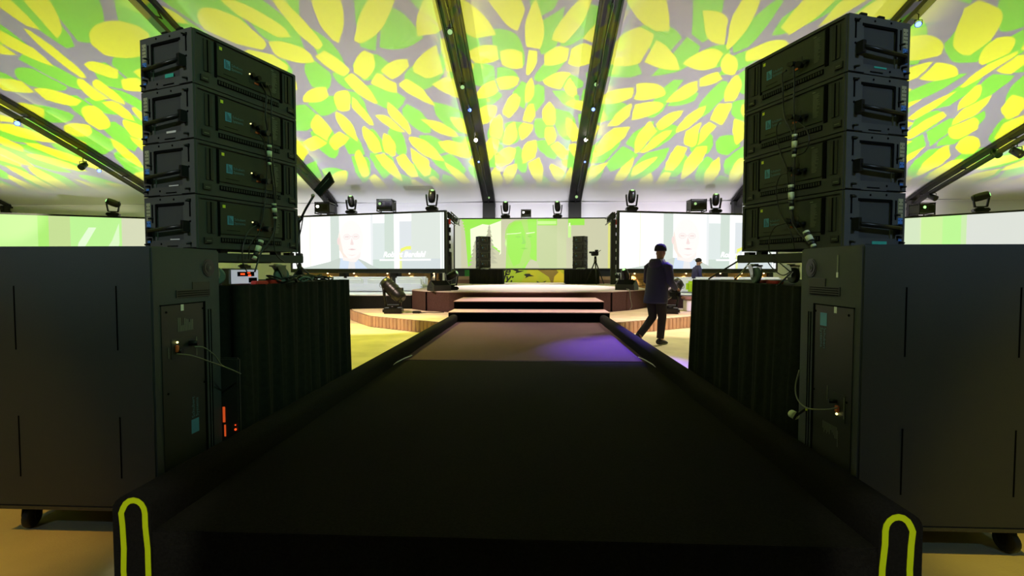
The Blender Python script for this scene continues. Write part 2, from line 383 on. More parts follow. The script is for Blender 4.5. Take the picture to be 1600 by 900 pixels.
struct('wall_back', MB().b2((-33, -29.5, 0), (33, -29.3, 4.93)), 'wall')
for nm, x in (('wall_left', -33.1), ('wall_right', 33.1)):
    mb = MB(); pts = [(y, z) for y, z in PROF]+[(-29.3, 0), (25.3, 0)]
    mb.rings([[(x-.1, y, z) for y, z in pts], [(x+.1, y, z) for y, z in pts]], smooth=False); struct(nm, mb, 'wall')
struct('trim_1', MB().b2((-33, 25.22, 4.78), (33, 25.3, 4.84)), 'wall')

# ------------------------------------------------------------------ roof trusses
RIBS = [(-28, 'thin black roof truss running down to the far left screens', .2), (-19, 'black roof truss left of the tall left speaker stack, with two blue lamps', .36),
        (-10.4, 'black roof truss passing behind the left speaker stack and its antenna', .42), (-2.3, 'left of the two black trusses down the middle of the roof', .62),
        (2.02, 'right of the two black trusses down the middle of the roof', .62), (10.0, 'black roof truss passing behind the right speaker stack, one blue lamp on top', .42),
        (18.4, 'black roof truss at the far right with small dark spotlights under it', .36)]
PF = [(y, z) for y, z in PROF if y > -3]
def rib_z(y):
    for (a, za), (b, zb) in zip(PF, PF[1:]):
        if b <= y <= a: return za+(zb-za)*(a-y)/(a-b)
    return PF[0][1]
for X, lab, wd in RIBS:
    t = thing('roof_truss', lab, 'truss', (X, 0, 0), group=None)
    solid = abs(X) < 3
    def chord(w, h, dz, x0=0):
        mb = MB(); rows = []
        for i, (y, z) in enumerate(PF):
            zz = z-dz; rows.append([(x0-w/2, y, zz), (x0+w/2, y, zz), (x0+w/2, y+.3*h*0, zz-h), (x0-w/2, y, zz-h)])
        mb.rings(rows[::1], smooth=False); return mb
    obj('top_chord', chord(wd, .12, .10), 'truss', t)
    if solid:
        obj('bottom_chord', chord(.05, .05, .33, 0), 'metal', t)
        for s in (-1, 1): obj('side_rail', chord(.05, .10, .20, s*(wd/2-.025)), 'truss', t)
    else:
        obj('bottom_chord', chord(wd*.5, .14, .42), 'truss', t)
    mb = MB()
    y = 24.6; k = 0
    while y > 1:
        z0 = rib_z(y)-.2; z1 = rib_z(y-.5)-.45
        mb.tube([(0, y, z0), (0, y-.5, z1)] if k % 2 == 0 else [(0, y, z1+.15), (0, y-.5, z0-.02+.15)], .012 if solid else .022, 5); y -= 1.1; k += 1
    obj('lacing', mb, 'metal', t)
    obj('truss_leg', MB().b2((-wd/2, 24.85, 0), (wd/2, 25.15, 4.78)), 'truss', t)
    # loom cable along the truss
    random.seed(int(X*10)); pts = [(random.uniform(-.03, .03), yy, rib_z(yy)-.47-(.02*(j % 2))) for j, yy in enumerate([24-.6*i for i in range(34)])]
    obj('loom_cable', MB().tube(pts, .016, 5), 'cable', t)

# small lamps hanging under the trusses
def par(name, lab, X, px, py, lens, tgt, s=1.0, group=None):
    p = atX(px, py, X)
    t = thing(name, lab, 'lamp', p, group=group)
    d = (Vector(tgt)-p).normalized(); q = d.to_track_quat('Z', 'Y').to_euler()
    body = MB().tube([(0, 0, -.16*s), (0, 0, -.13*s), (0, 0, .10*s), (0, 0, .14*s)], [.04*s, .085*s, .10*s, .10*s], 12)
    b = obj('housing', body, 'metal', t, rot=q)
    obj('lens', MB().tube([(0, 0, .135*s), (0, 0, .15*s)], .085*s, 12), lens, t, rot=q)
    top = rib_z(p.y)-.4-p.z
    obj('yoke', MB().tube([(-.12*s, 0, 0), (-.12*s, 0, .14*s), (.12*s, 0, .14*s), (.12*s, 0, 0)], .012*s, 5).tube([(0, 0, .14*s), (0, 0, max(top, .2))], .014*s, 5), 'metal', t)
    return t
XL_, XR_ = -2.3, 2.02
CAMP = (0, 0, 1.4)
for (X, side) in ((XL_, 'left'), (XR_, 'right')):
    L = [(703, 50, 'lens_green', .8, 'dim greenish spotlight high on the %s middle truss'), (722, 134, 'lens_green', .75, 'dark spotlight wrapped in cables above the blue lamp of the %s middle truss'),
         (734, 172, 'lens_blue', .7, 'larger blue lamp on the %s middle truss'), (743.5, 219, 'lens_warm', .8, 'glaring warm white spotlight on the %s middle truss'),
         (748, 253, 'lens_blue', .45, 'small blue lamp below the glaring spotlight of the %s middle truss'), (763, 308, 'lens_green', .8, 'dark spotlight near the foot of the %s middle truss')]
    R = [(944, 44), (932, 130), (927, 171), (915.5, 218.5), (914, 253), (901, 307)]
    for i, (px, py, le, s, lab) in enumerate(L):
        if side == 'right': px, py = R[i]
        par('truss_spotlight', lab % side, X, px, py, le, (0, 8, 0) if i in (1, 5) else CAMP, s)
par('truss_spotlight', 'blue lamp on the left outer truss at the frame edge', -19, 27, 193, 'lens_blue', CAMP, 1.0)
par('truss_spotlight', 'blue lamp on the left outer truss nearest the speaker stack', -19, 155, 267, 'lens_blue', CAMP, .8)
par('truss_spotlight', 'unlit black spotlight hanging between the two blue lamps of the left outer truss', -19, 130, 259, 'metal', (-17, 12, 0), 1.3)
par('truss_spotlight', 'blue lamp behind the top corner of the right speaker stack', 10.0, 1435, 38, 'lens_blue', CAMP, .8)
par('truss_spotlight', 'unlit spotlight at the lower end of the far right truss', 18.4, 1457, 308, 'metal', (21, 16, 0), 1.3)
par('truss_spotlight', 'middle one of three unlit spotlights on the far right truss', 18.4, 1556, 240, 'metal', (18, 12, 0), 1.3)
par('truss_spotlight', 'unlit spotlight nearest the right frame edge on the far right truss', 18.4, 1589, 238, 'metal', (22, 14, 0), 1.5)
par('truss_spotlight', 'long unlit spotlight on the thin far left truss', -28, 13, 324, 'metal', (-29, 18, 0), 1.1)
par('truss_spotlight', 'short unlit spotlight beside the long one on the thin far left truss', -28, 27, 329, 'metal', (-25, 18, 0), .8)

# ------------------------------------------------------------------ carpeted runway
ZC = .30; XA, XB = -1.66, 1.40; OXL, OXR = -1.81, 1.55; YF = 10.5
rw = thing('carpeted_runway', 'dark carpeted runway with padded side rails leading to the stage', 'runway')
obj('carpet_panel', MB().b2((XA, 6.02, .05), (XB, YF, ZC), bev=.004), 'carpet_lit', rw)
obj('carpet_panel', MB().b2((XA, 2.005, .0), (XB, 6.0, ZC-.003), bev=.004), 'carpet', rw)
def rail(x0, x1, sgn):
    rows = []; zt = .455; r = (x1-x0)/2
    xc = (x0+x1)/2
    n = 30
    for i in range(n+1):
        y = 2.0+(YF-2.0)*i/n; wob = .004*math.sin(i*1.7)
        pr = [(x1+wob, .0), (x1+wob, zt-r*.8)]+[(xc+r*math.cos(a), zt-r*.8+r*.8*math.sin(a)) for a in [PI*k/10 for k in range(1, 10)]]+[(x0-wob, zt-r*.8), (x0-wob, 0)]
        rows.append([(x, y, z) for x, z in pr])
    return MB().rings(rows)
for x0, x1, s in ((OXL, OXL+.17, 1), (OXR-.17, OXR, -1)):
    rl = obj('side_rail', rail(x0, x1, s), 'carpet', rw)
    xc = (x0+x1)/2+.012*s
    # glowing-yellow tape loop on the end face
    pts = []; hw = .050
    for z in (.02, .12, .22, .32, .375): pts.append((xc-hw*s*-1+(.008 if z < .3 else 0)*s, z))
    for a in [PI*k/8 for k in range(1, 8)]: pts.append((xc+hw*s*math.cos(a), .375+.058*math.sin(a)))
    for z in (.375, .32, .22, .12, .02): pts.append((xc-hw*s+.006*math.sin(z*30)*s, z))
    mb = MB(); tw = .0125; rows = []
    for i, (x, z) in enumerate(pts):
        a = Vector(pts[max(i-1, 0)]); b = Vector(pts[min(i+1, len(pts)-1)]); t = (b-a).normalized(); nn = Vector((-t.y, t.x))
        rows.append([(x+nn.x*tw, 1.9965, z+nn.y*tw), (x-nn.x*tw, 1.9965, z-nn.y*tw), (x-nn.x*tw, 1.999, z-nn.y*tw), (x+nn.x*tw, 1.999, z+nn.y*tw)])
    mb.rings(rows, smooth=False); obj('tape_loop', mb, 'tape', rl, label='fluorescent yellow tape loop')
for x, s in ((XA+.012, 1), (XB-.012, -1)):
    obj('edge_strip', MB().tube([(x, 5.5, ZC+.006), (x+.004*s, 5.75, ZC+.012), (x+.03*s, 6.05, ZC+.012), (x+.06*s, 6.3, ZC+.004)], .007, 6), 'white', rw, label='pale strip along the carpet joint')  # thin pale tube laid at each carpet joint

# steps and stage
st = thing('stage_steps', 'two carpeted steps with shade-black faces rising from the runway to the stage', 'steps')
for (x0, x1, y0, y1, z0, z1) in ((-1.85, 1.60, 10.52, 11.38, 0, .49), (-1.87, 1.59, 11.39, 12.98, 0, .67)):
    s_ = obj('step', MB().b2((x0, y0, z0), (x1, y1, z1)), 'dead_black', st)  # near-black body paints in the shade on the unlit risers
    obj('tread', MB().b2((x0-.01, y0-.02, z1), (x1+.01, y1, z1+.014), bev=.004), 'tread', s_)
arc = []
SF = [(-3.60, 14.35), (-3.0, 13.55), (-2.3, 13.15), (-1.2, 13.02), (-.15, 13.0), (.9, 13.05), (2.1, 13.5), (2.8, 14.2), (3.45, 15.1)]
stg = thing('stage', 'low stage with brightly lit pinkish carpet top and dark brown front', 'stage')
poly = SF+[(3.5, 17.0), (3.3, 19.2), (3.3, 22.3), (-3.3, 22.3), (-3.3, 18.9), (-3.5, 18.2)]
obj('stage_body', MB().prism(poly, 0, .80), 'stage_side', stg)
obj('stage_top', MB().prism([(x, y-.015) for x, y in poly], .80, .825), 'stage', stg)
for i in (1, 6): # vertical joints in the skirt
    x, y = SF[i]; obj('skirt_joint', MB().b2((x-.012, y-.05, .27), (x+.012, y-.01, .79)), 'dead_black', stg)

# lounge platforms either side
def smooth_arc(p0, p1, bulge, n=10):
    p0 = Vector(p0); p1 = Vector(p1); d = p1-p0; nn = Vector((d.y, -d.x)).normalized(); return [tuple(p0+d*i/n+nn*bulge*math.sin(PI*i/n)) for i in range(n+1)]
def lounge(pts, lab, sm):
    t = thing('lounge_platform', lab, 'platform')
    obj('riser', MB().prism(pts, 0, .645), sm, t)
    obj('platform_top', MB().prism(pts, .645, .67), 'sofa', t); return t
lounge(smooth_arc((-8.2, 15.2), (-3.66, 14.5), .55)+[(-3.62, 18.1), (-9.0, 18.8)], 'raised lounge platform with black front left of the stage', 'black_cloth')
lounge(smooth_arc((3.55, 15.15), (8.4, 15.2), .45)+[(9.0, 17.2), (3.55, 17.0)], 'raised lounge platform right of the stage, behind the walking person', 'stage_side')

# pleated platforms
def pleat_platform(front, back, lab):
    t = thing('skirted_platform', lab, 'platform')
    obj('platform_top', MB().prism(front+back, .245, .272), 'woodfloor', t)
    mb = MB(); rows = [[], []]
    P = [Vector(p) for p in front]
    for a, b in zip(P, P[1:]):
        d = b-a; L = d.length; n = max(2, int(L/.022)); nn = Vector((d.y, -d.x)).normalized()
        for i in range(n):
            ph = i % 6; off = [.0, .05, .056, .058, .056, .05][ph]
            q = a+d*i/n+nn*off
            rows[0].append((q.x, q.y, .008)); rows[1].append((q.x, q.y, .262))
    mb.rings(rows, close=False, smooth=False); obj('pleated_skirt', mb, 'skirt', t)
    obj('platform_core', MB().prism([(x*1.0, y+.06) for x, y in front]+back, 0, .24), 'black', t)
    return t
pleat_platform([(-5.3, 14.05), (-5.06, 13.55), (-4.07, 12.05), (-2.17, 10.72), (-1.90, 10.62)], [(-1.90, 12.95), (-2.3, 13.1), (-3.0, 13.48), (-3.6, 14.2), (-4.5, 14.3)], 'low platform with pleated tan skirt left of the runway end')
pleat_platform([(1.66, 10.75), (1.85, 10.82), (3.83, 12.25), (6.2, 13.4)], [(6.2, 14.4), (3.6, 14.9), (3.42, 15.0), (2.8, 14.1), (2.1, 13.42), (1.66, 13.1)], 'low platform with pleated tan skirt right of the runway end')

# ------------------------------------------------------------------ moving heads
def moving_head(lab, loc, rz, s, headrot, lens='lens_green', big=False, group=None):
    t = thing('moving_head_light', lab, 'stage light', loc, rz, group)
    t.scale = (s, s, s)
    obj('base', MB().box((0, 0, .065), (.44, .34, .13), bev=.03).box((0, -.172, .07), (.30, .01, .06)), 'metal', t)
    yk = MB().tube([(0, 0, .13), (0, 0, .17)], .1, 12)
    for k in (-1, 1):
        rows = []
        for z, y, hw in ((.17, 0, .07), (.28, 0, .055), (.42, 0, .06), (.54, 0, .075), (.60, 0, .05)):
            x = k*(.16+.05*math.sin((z-.17)/.43*PI*.5))
            rows.append([(x-.022, y-hw, z), (x+.022, y-hw, z), (x+.022, y+hw, z), (x-.022, y+hw, z)])
        yk.rings(rows)
    yk.box((0, 0, .18), (.36, .12, .04), bev=.01)
    obj('yoke', yk, 'metal', t)
    prof = [(-.26, .06), (-.24, .10), (-.16, .135), (-.02, .145), (.12, .135), (.2, .125), (.23, .10)] if not big else [(-.36, .07), (-.33, .12), (-.2, .155), (0, .16), (.2, .15), (.3, .14), (.34, .11)]
    hd = obj('lamp_head', MB().tube([(0, 0, z) for z, r in prof], [r for z, r in prof], 16), 'metal', t, loc=(0, 0, .54), rot=headrot)
    z1 = prof[-1][0]
    obj('lens', MB().tube([(0, 0, z1-.01), (0, 0, z1+.012)], .085 if big else .055, 14), lens, hd)
    if big:
        fin = MB()
        for i in range(5): fin.tube([(.16*math.cos(a), .16*math.sin(a), -.3+.1*i) for a in [2*PI*k/16 for k in range(17)]], .006, 5)
        obj('cooling_fins', fin, 'metal', hd)
    return t
ZS = 3.74
def on_top(px, A, B):  # point on a screen's top edge (plan line A-B) seen at column px
    d = ray(px, 335); A = Vector(A); B = Vector(B); e = B-A
    det = d.x*(-e.y)+e.x*d.y; t = (A.x*(-e.y)+e.x*A.y)/det
    return Vector((d.x*t, d.y*t, 0))
LS = ((-10.5, 21.02), (-3.51, 19.22)); RS = ((3.32, 19.63), (10.17, 21.34)); CS = ((-3.64, 22.5), (3.42, 22.5)); FLS = ((-21.67-2, 19.1-.9), (-15.6, 21.95)); FRS = ((14.6, 24.1), (20.6, 18.4))
def mh(px, seg, lab, hr, s=.95, rz=0, lens='grnled'):
    p = on_top(px, *seg); p.z = ZS+(.025 if seg is CS else 0); return moving_head(lab, p, rz, s, hr, lens)
mh(549, LS, 'moving head light on the left screen, left of the boxy projector', (math.radians(25), 0, 0))
mh(675, LS, 'moving head light on the right end of the left screen', (math.radians(30), 0, .3), 1.05)
mh(790, CS, 'moving head light on the centre screen, left of the glaring projector', (math.radians(28), 0, 0), .95)
mh(871, CS, 'moving head light on the centre screen, right of the glaring projector', (math.radians(28), 0, -.2), .95)
mh(987, RS, 'moving head light on the left end of the right screen', (math.radians(25), 0, 0), 1.05)
mh(1118, RS, 'moving head light on the right screen, next to the boxy projector', (math.radians(28), 0, -.2), 1.0)
mh(177, FLS, 'moving head light tilted on the far left screen', (math.radians(70), 0, -1.2), 1.05, .5)
mh(1532, FRS, 'moving head light tilted on the far right screen', (math.radians(75), 0, 1.2), 1.15, -.4)
def projector(lab, p, rz, s, lens):
    t = thing('video_projector', lab, 'projector', p, rz); t.scale = (s, s, s)
    b = MB().box((0, 0, .25), (.62, .6, .34), bev=.02); b.box((0, 0, .45), (.64, .5, .02)); obj('housing', b, 'black', t)
    mb = MB()
    for x in (-.3, .3):
        for y in (-.28, .28): mb.box((x, y, .25), (.035, .035, .5))
    for z in (.02, .48):
        mb.box((0, -.29, z), (.64, .03, .03)); mb.box((0, .29, z), (.64, .03, .03))
    for x in (-.3, .3):
        for z in (.02, .48): mb.box((x, 0, z), (.03, .6, .03))
    obj('rigging_frame', mb, 'metal', t)
    obj('lens', MB().tube([(-.16, -.29, .3), (-.16, -.36, .3), (-.16, -.365, .3)], [.075, .08, .06], 12), 'metal', t)
    obj('lens_glass', MB().tube([(-.16, -.366, .3), (-.16, -.372, .3)], .055, 12), lens, t)
    obj('vent_grille', MB().box((.13, -.303, .27), (.2, .008, .2)).box((.13, -.31, .30), (.2, .006, .02)).box((.13, -.31, .24), (.2, .006, .02)), 'metal', t)
for px, seg, lab, s, le in ((604, LS, 'boxy black projector between two moving heads on the left screen', 1.0, 'lens_green'), (508, LS, 'black projector with lit lens on the left screen beside the sloping truss', 1.0, 'lens_white'),
        (822, CS, 'small projector glaring white in the middle of the centre screen', .72, 'lens_white'), (1088, RS, 'boxy black projector on the right screen', 1.0, 'lens_green'), (1440, FRS, 'black projector on the far right screen beside the speaker stack', 1.05, 'grnled')):
    p = on_top(px, *seg); p.z = ZS+(.025 if seg is CS else 0); projector(lab, p, 0, s, le)

# ------------------------------------------------------------------ screens
G = {}
def gm(r, g, b, k=1.0):
    key = (r, g, b, k)
    if key not in G: G[key] = glow('screen_colour', srgb(r, g, b), k)
    return G[key]
def ell(cx, cy, rx, ry, n=28, a0=0, a1=2*PI): return [(cx+rx*math.cos(a0+(a1-a0)*i/n), cy+ry*math.sin(a0+(a1-a0)*i/n)) for i in range(n)]
class Screen:
    """flat back-lit screen in a black frame; local x along it, -y towards the hall"""
    def __init__(s, lab, A, B, z0=1.45, z1=3.66, base='gm', frame=.07, lip=.16):
        A = Vector((*A, 0)); B = Vector((*B, 0)); d = B-A; s.L = d.length; s.h = z1-z0; s.z0 = z0
        s.t = thing('projection_screen', lab, 'screen', A, math.atan2(d.y, d.x)); s.layer = 0
        mb = MB(); f = frame
        mb.b2((-f, -.06, z1), (s.L+f, .08, z1+f)); mb.b2((-f, -.06, z0-lip), (s.L+f, .08, z0)); mb.b2((-f, -.06, z0), (0, .08, z1)); mb.b2((s.L, -.06, z0), (s.L+f, .08, z1))
        obj('frame', mb, 'black', s.t)
        mb = MB(); mb.b2((0, 0, z0), (s.L, .03, z1)); s.face = obj('screen_surface', mb, base, s.t)
        s.bits = MB(); s.mats = []
    def add(s, pts, m):
        s.layer += 1; y = -.0015*s.layer-.001
        if m not in s.mats: s.mats.append(m)
        s.bits.keep = True
        s.bits.poly([(u*s.L, y, s.z0+v*s.h) for u, v in pts], s.mats.index(m))
    def rect(s, u0, v0, u1, v1, m): s.add([(u0, v0), (u1, v0), (u1, v1), (u0, v1)], m)
    def done(s): obj('screen_picture', s.bits, s.mats, s.face)

def interview(S, name=True):
    W = gm(254, 254, 254, 1.1)
    S.rect(0, 0, 1, 1, gm(228, 236, 232))
    S.rect(.0, 0, .27, 1, W); S.rect(.125, 0, .129, 1, gm(240, 246, 215))
    S.rect(.27, 0, .33, 1, gm(214, 226, 218))
    S.rect(.33, 0, .54, 1, W)                      # bright window behind the head
    S.rect(.54, 0, .555, 1, gm(240, 244, 246)); S.rect(.555, 0, .63, .84, gm(226, 236, 234)); S.rect(.63, 0, .69, 1, gm(212, 226, 216))
    S.rect(.555, .84, .63, 1, W); S.rect(.69, 0, .725, 1, W); S.rect(.725, .0, .80, .86, gm(226, 232, 236)); S.rect(.725, .86, .80, 1, W)
    S.rect(.80, .0, .975, 1, gm(225, 233, 226)); S.rect(.555, .0, .69, .17, gm(208, 224, 214)); S.rect(.73, .0, .975, .18, gm(214, 224, 226))
    S.rect(.975, 0, .982, 1, W); S.rect(.993, 0, 1, 1, W)
    # suit, shirt, tie, head
    S.add([(.05, 0), (.60, 0), (.55, .06), (.50, .14), (.46, .19), (.33, .2), (.26, .13), (.14, .05)], gm(205, 216, 208))
    S.add([(.33, 0), (.52, 0), (.47, .14), (.44, .2), (.34, .2)], gm(216, 230, 248))
    S.add([(.39, .0), (.44, 0), (.43, .19), (.40, .19)], gm(238, 238, 240))
    skin = gm(255, 246, 242, 1.0); sh = gm(246, 226, 224); sh2 = gm(236, 206, 206)
    S.add([(.355, .16), (.44, .12), (.475, .22), (.48, .5), (.35, .45)], skin)
    S.add(ell(.41, .55, .085, .36), gm(255, 251, 248, 1.02))
    S.add([(.332, .36), (.328, .52), (.333, .70), (.345, .5), (.36, .3), (.39, .2), (.36, .22)], gm(250, 236, 226))
    S.add(ell(.327, .52, .009, .07), gm(248, 226, 222))
    for cx in (.385, .445):                        # glasses, brows
        S.add(ell(cx, .60, .024, .055), gm(244, 234, 234)); S.add(ell(cx, .60, .020, .046), gm(253, 246, 243)); S.rect(cx-.012, .595, cx+.012, .608, sh2)
    S.rect(.409, .60, .421, .61, sh); S.add([(.418, .58), (.432, .46), (.424, .445), (.408, .455)], sh)
    S.add([(.392, .365), (.42, .378), (.45, .36), (.42, .348)], sh2)
    S.add([(.385, .27), (.42, .24), (.452, .27), (.42, .255)], sh)
    # yellow swoosh and caption
    S.add([(.735, .30), (.735, .365), (.77, .405), (.80, .41), (.80, .345), (.77, .35)], gm(245, 250, 120)); S.rect(.728, 0, .742, .3, gm(238, 246, 170))
    S.add([(.60, .145), (.92, .145), (.92, .175), (.60, .175)], W)
    S.done()
    text('Robert Berdahl', .30, 'scr_white', S.face, (.625*S.L, -.075, S.z0+.215*S.h), (PI/2, 0, 0), 'caption_lettering', shear=.3, bold=.010, ext=.001)
M['scr_white'] = gm(255, 255, 255, 1.2)
def skirt_below(S, seed, zt=1.28, warm=True, legs=(0, 1)):
    """black header, posts and stacked wooden blocks under a screen"""
    rnd = random.Random(seed); L = S.L
    t = thing('wood_block_wall', seed_label[seed], 'wall unit', S.t.location, S.t.rotation_euler.z)
    t.location = S.t.location+Vector((0, .0, 0))
    mb = MB(); mb.b2((0 if seed == 1 else .3, .12, 1.262), (L if seed == 3 else L-.3, .22, 1.285)); 
    gaps = [.0, .28, .345, .66, .735, .80, .98] if seed != 3 else [0, .04, .235, .30, .60, .66, 1.0]
    for a in ((.015, .33, .68, .92) if seed == 1 else (.045, .33, .68, .985)): mb.b2((a*L-.1, .1, 0), (a*L+.1, .24, 1.28))
    obj('black_post', mb, 'black', t)
    for r in range(4):
        x = .12+(.25 if r % 2 else 0)+(.3 if seed == 3 else 0)
        while x < L-(.7 if seed == 1 else .3):
            wdt = rnd.uniform(.42, .62); z = 1.14-r*.25
            if not any(abs(x+wdt/2-a*L) < .28 for a in (.33, .68)):
                o = obj('wood_block', MB().box((0, 0, 0), (wdt-.02, .14, .235), bev=.008), 'wood', t, loc=(x+wdt/2, .30+rnd.uniform(-.012, .02), z))
            x += wdt
    obj('backing_board', MB().b2((0 if seed == 1 else .3, .40, 0), (L if seed == 3 else L-.3, .43, 1.28)), 'black', t)
    for a in (.10, .24, .42, .64, .78, .93):
        lm = obj('downlight', MB().tube([(a*L, .06, 1.235), (a*L, .06, 1.27)], .03, 8), 'lamp_warm', t)
        l = bpy.data.lights.new('downlight_beam', 'SPOT'); l.energy = 45; l.color = (1, .72, .38); l.spot_size = math.radians(85); l.spot_blend = .6; l.shadow_soft_size = .03
        lo = bpy.data.objects.new('downlight_beam', l); COL.objects.link(lo)
        mw = Matrix.Translation(t.location) @ Matrix.Rotation(t.rotation_euler.z, 4, 'Z')
        lo.location = mw @ Vector((a*L, .05, 1.22)); aim(lo, mw @ Vector((a*L, .25, .9)))
seed_label = {1: 'black frame of stacked wooden blocks lit by downlights under the left screen', 3: 'black frame of stacked wooden blocks under the right screen, behind the walking person'}
sl = Screen('bright left screen showing a large bald man in glasses and a white caption', *LS, base=gm(240, 244, 244)); interview(sl); skirt_below(sl, 1)
sr = Screen('bright right screen showing the same man, partly behind the right speaker stack', *RS, base=gm(240, 244, 246)); interview(sr); skirt_below(sr, 3)
# tower returns at the inner end of the side screens
for (A, B, C, lab, s) in ((LS, 1, CS[0], 'black truss frame joining the left screen to the centre screen', 1), (RS, 0, CS[1], 'black truss frame joining the centre screen to the right screen', -1)):
    P = Vector((*A[B], 0)); Q = Vector((*C, 0)); d = Q-P; t = thing('screen_truss', lab, 'truss', P+Vector((.12*s, .16, 0)), math.atan2(d.y, d.x))
    mb = MB(); L = d.length-.3
    for z in (3.42, 3.68):
        for y in (-.1, .1): mb.tube([(.05, y, z), (L, y, z)], .028, 6)
    n = 8
    for i in range(n): mb.tube([(.05+L*i/n, -.1, 3.42 if i % 2 else 3.68), (.05+L*(i+1)/n, -.1, 3.68 if i % 2 else 3.42)], .014, 5)
    obj('lattice_beam', mb, 'metal', t)
    obj('cloth_wrap', MB().b2((.05, .0, 3.46), (L, .05, 3.70)), 'black_cloth', t)
    for k in (0, 1, 2, 3, 4, 5):
        obj('clamp_block', MB().box((.03, -.04, 3.3-k*.32), (.10, .10, .2), bev=.01), 'red' if k == 0 else 'metal', t, label='red clamp block' if k == 0 else None)
    obj('tower_post', MB().b2((-.02, -.02, .83), (.16, .16, 3.4)), 'black', t)
    if s == 1: obj('wide_post', MB().b2((.0, -.1, .83), (.28, .05, 2.1)), 'black', t)

cs = Screen('beige and green centre screen above the stage with a green tinted face', *CS, z0=1.47, z1=3.71, base=gm(206, 206, 172), frame=.05, lip=.05)
GR = gm(160, 238, 84); GL = gm(205, 250, 150); GW = gm(244, 255, 214, 1.05); BE = gm(206, 208, 172); BD = gm(190, 190, 160); MG = gm(176, 228, 110)
cs.rect(0, 0, .04, 1, gm(205, 208, 186)); cs.rect(.985, 0, 1, 1, gm(222, 222, 130))
cs.rect(.53, 0, .66, 1, gm(198, 212, 158)); cs.rect(.66, 0, .72, 1, gm(205, 214, 166))
# green sky patch with ragged fir edges
rnd = random.Random(4)
edge = []
for i in range(15):
    v = .97-.062*i; u = .045+.0045*i*(1+.12*i)/1.4
    edge += [(u, v), (u+.014, v-.03)]
cs.add([(.045, 1), (.30, 1), (.30, .30), (.25, .42)]+[(.20, .45), (.16, .40), (.13, .14), (.085, .03)][0:4]+edge[::-1], GR)
cs.add([(.10, .80), (.18, .90), (.30, .85), (.30, .36), (.24, .47), (.18, .48), (.15, .30), (.12, .12), (.105, .3)], GW)
cs.add([(.205, .86), (.30, .97), (.30, .62), (.24, .62)], GW)
def fir(cx, top, bot, wd, m, n=7):
    pts = []
    for i in range(n):
        z = top+(bot-top)*i/n; pts += [(cx+wd*(i+1)/n, z-(top-bot)/n*.95), (cx+wd*(i+1)/n*.45, z-(top-bot)/n*1.0)]
    left = [(2*cx-x-.004, y+.01) for x, y in pts[::-1]]
    cs.add([(cx, top)]+pts+left, m)
fir(.135, .58, .0, .05, BD); fir(.225, .90, .1, .055, BD, 9)
cs.add([(.28, .5), (.30, .44), (.30, .30), (.288, .27), (.295, .36), (.275, .38), (.285, .43)], GW)
# green face
cs.add([(.33, .0), (.335, .5), (.325, .62), (.33, .78), (.35, .9), (.39, .97), (.45, .99), (.52, .98), (.53, .85), (.53, .14), (.49, .18), (.46, .04), (.43, 0)], MG)
cs.add([(.345, .3), (.34, .55), (.345, .80), (.38, .93), (.43, .95), (.455, .72), (.46, .5), (.44, .3), (.42, .1), (.38, .04)], GR)
cs.add([(.47, 1), (.53, 1), (.53, .14), (.50, .18), (.485, .25), (.495, .45), (.485, .62), (.475, .8)], GR)
cs.add([(.335, .69), (.395, .70), (.43, .715), (.43, .725), (.395, .712), (.335, .70)], GW)
cs.add([(.465, .70), (.515, .72), (.52, .735), (.46, .715)], GW); cs.add([(.325, .5), (.333, .62), (.338, .5), (.334, .42)], GL)
cs.add([(.435, .70), (.46, .52), (.45, .49), (.43, .5), (.44, .54)], gm(150, 225, 96)); cs.add([(.425, .40), (.45, .42), (.475, .40), (.45, .385)], gm(145, 222, 84))
cs.add(ell(.41, .64, .018, .02), gm(152, 228, 86)); cs.add(ell(.485, .65, .014, .02), gm(152, 228, 86))
cs.add([(.46, .0), (.475, .12), (.50, .18), (.53, .14), (.55, .0)], BE); cs.add([(.435, .0), (.47, .14), (.48, .16), (.455, .0)], GR)
cs.rect(.535, .87, .66, 1, GR); cs.rect(.535, .89, .655, .955, GL); cs.rect(.73, .87, .835, 1, GR); cs.rect(.73, .62, .75, .87, GL); cs.rect(.735, .915, .745, .85, GW)
cs.done()
def side_panels(S, spec):
    for u0, u1, c in spec: S.rect(u0, .0, u1, 1, gm(*c))
fl = Screen('far left screen in green, pale green and beige panels', *FLS, base=gm(190, 235, 130))
side_panels(fl, [(0, .42, (176, 240, 120)), (.16, .38, (196, 246, 150)), (.42, .5, (198, 222, 150)), (.5, .70, (190, 245, 150)), (.70, 1, (214, 218, 186))])
fl.add([(.515, .2), (.545, .35), (.60, .8), (.57, .8), (.53, .5)], gm(230, 252, 214)); fl.add([(.60, .1), (.66, .55), (.69, .9), (.69, .5), (.66, .1)], gm(222, 250, 200))
fl.add([(.80, .1), (.88, .3), (.90, .6), (.93, .9), (.95, .3), (.93, .1)], gm(198, 216, 160)); fl.add([(.955, .1), (.945, .7), (.97, .5), (.98, .05)], gm(180, 244, 120)); fl.done()
fr = Screen('far right screen, mostly grey-white with two green stripes', *FRS, base=gm(222, 226, 214))
side_panels(fr, [(.0, .34, (214, 232, 196)), (.34, .36, (220, 240, 190)), (.42, .50, (190, 248, 150)), (.345, .43, (206, 244, 160)), (.50, .52, (206, 238, 176)), (.52, .80, (222, 226, 218)), (.83, .87, (172, 242, 120)), (.87, 1, (222, 226, 216))]); fr.done()

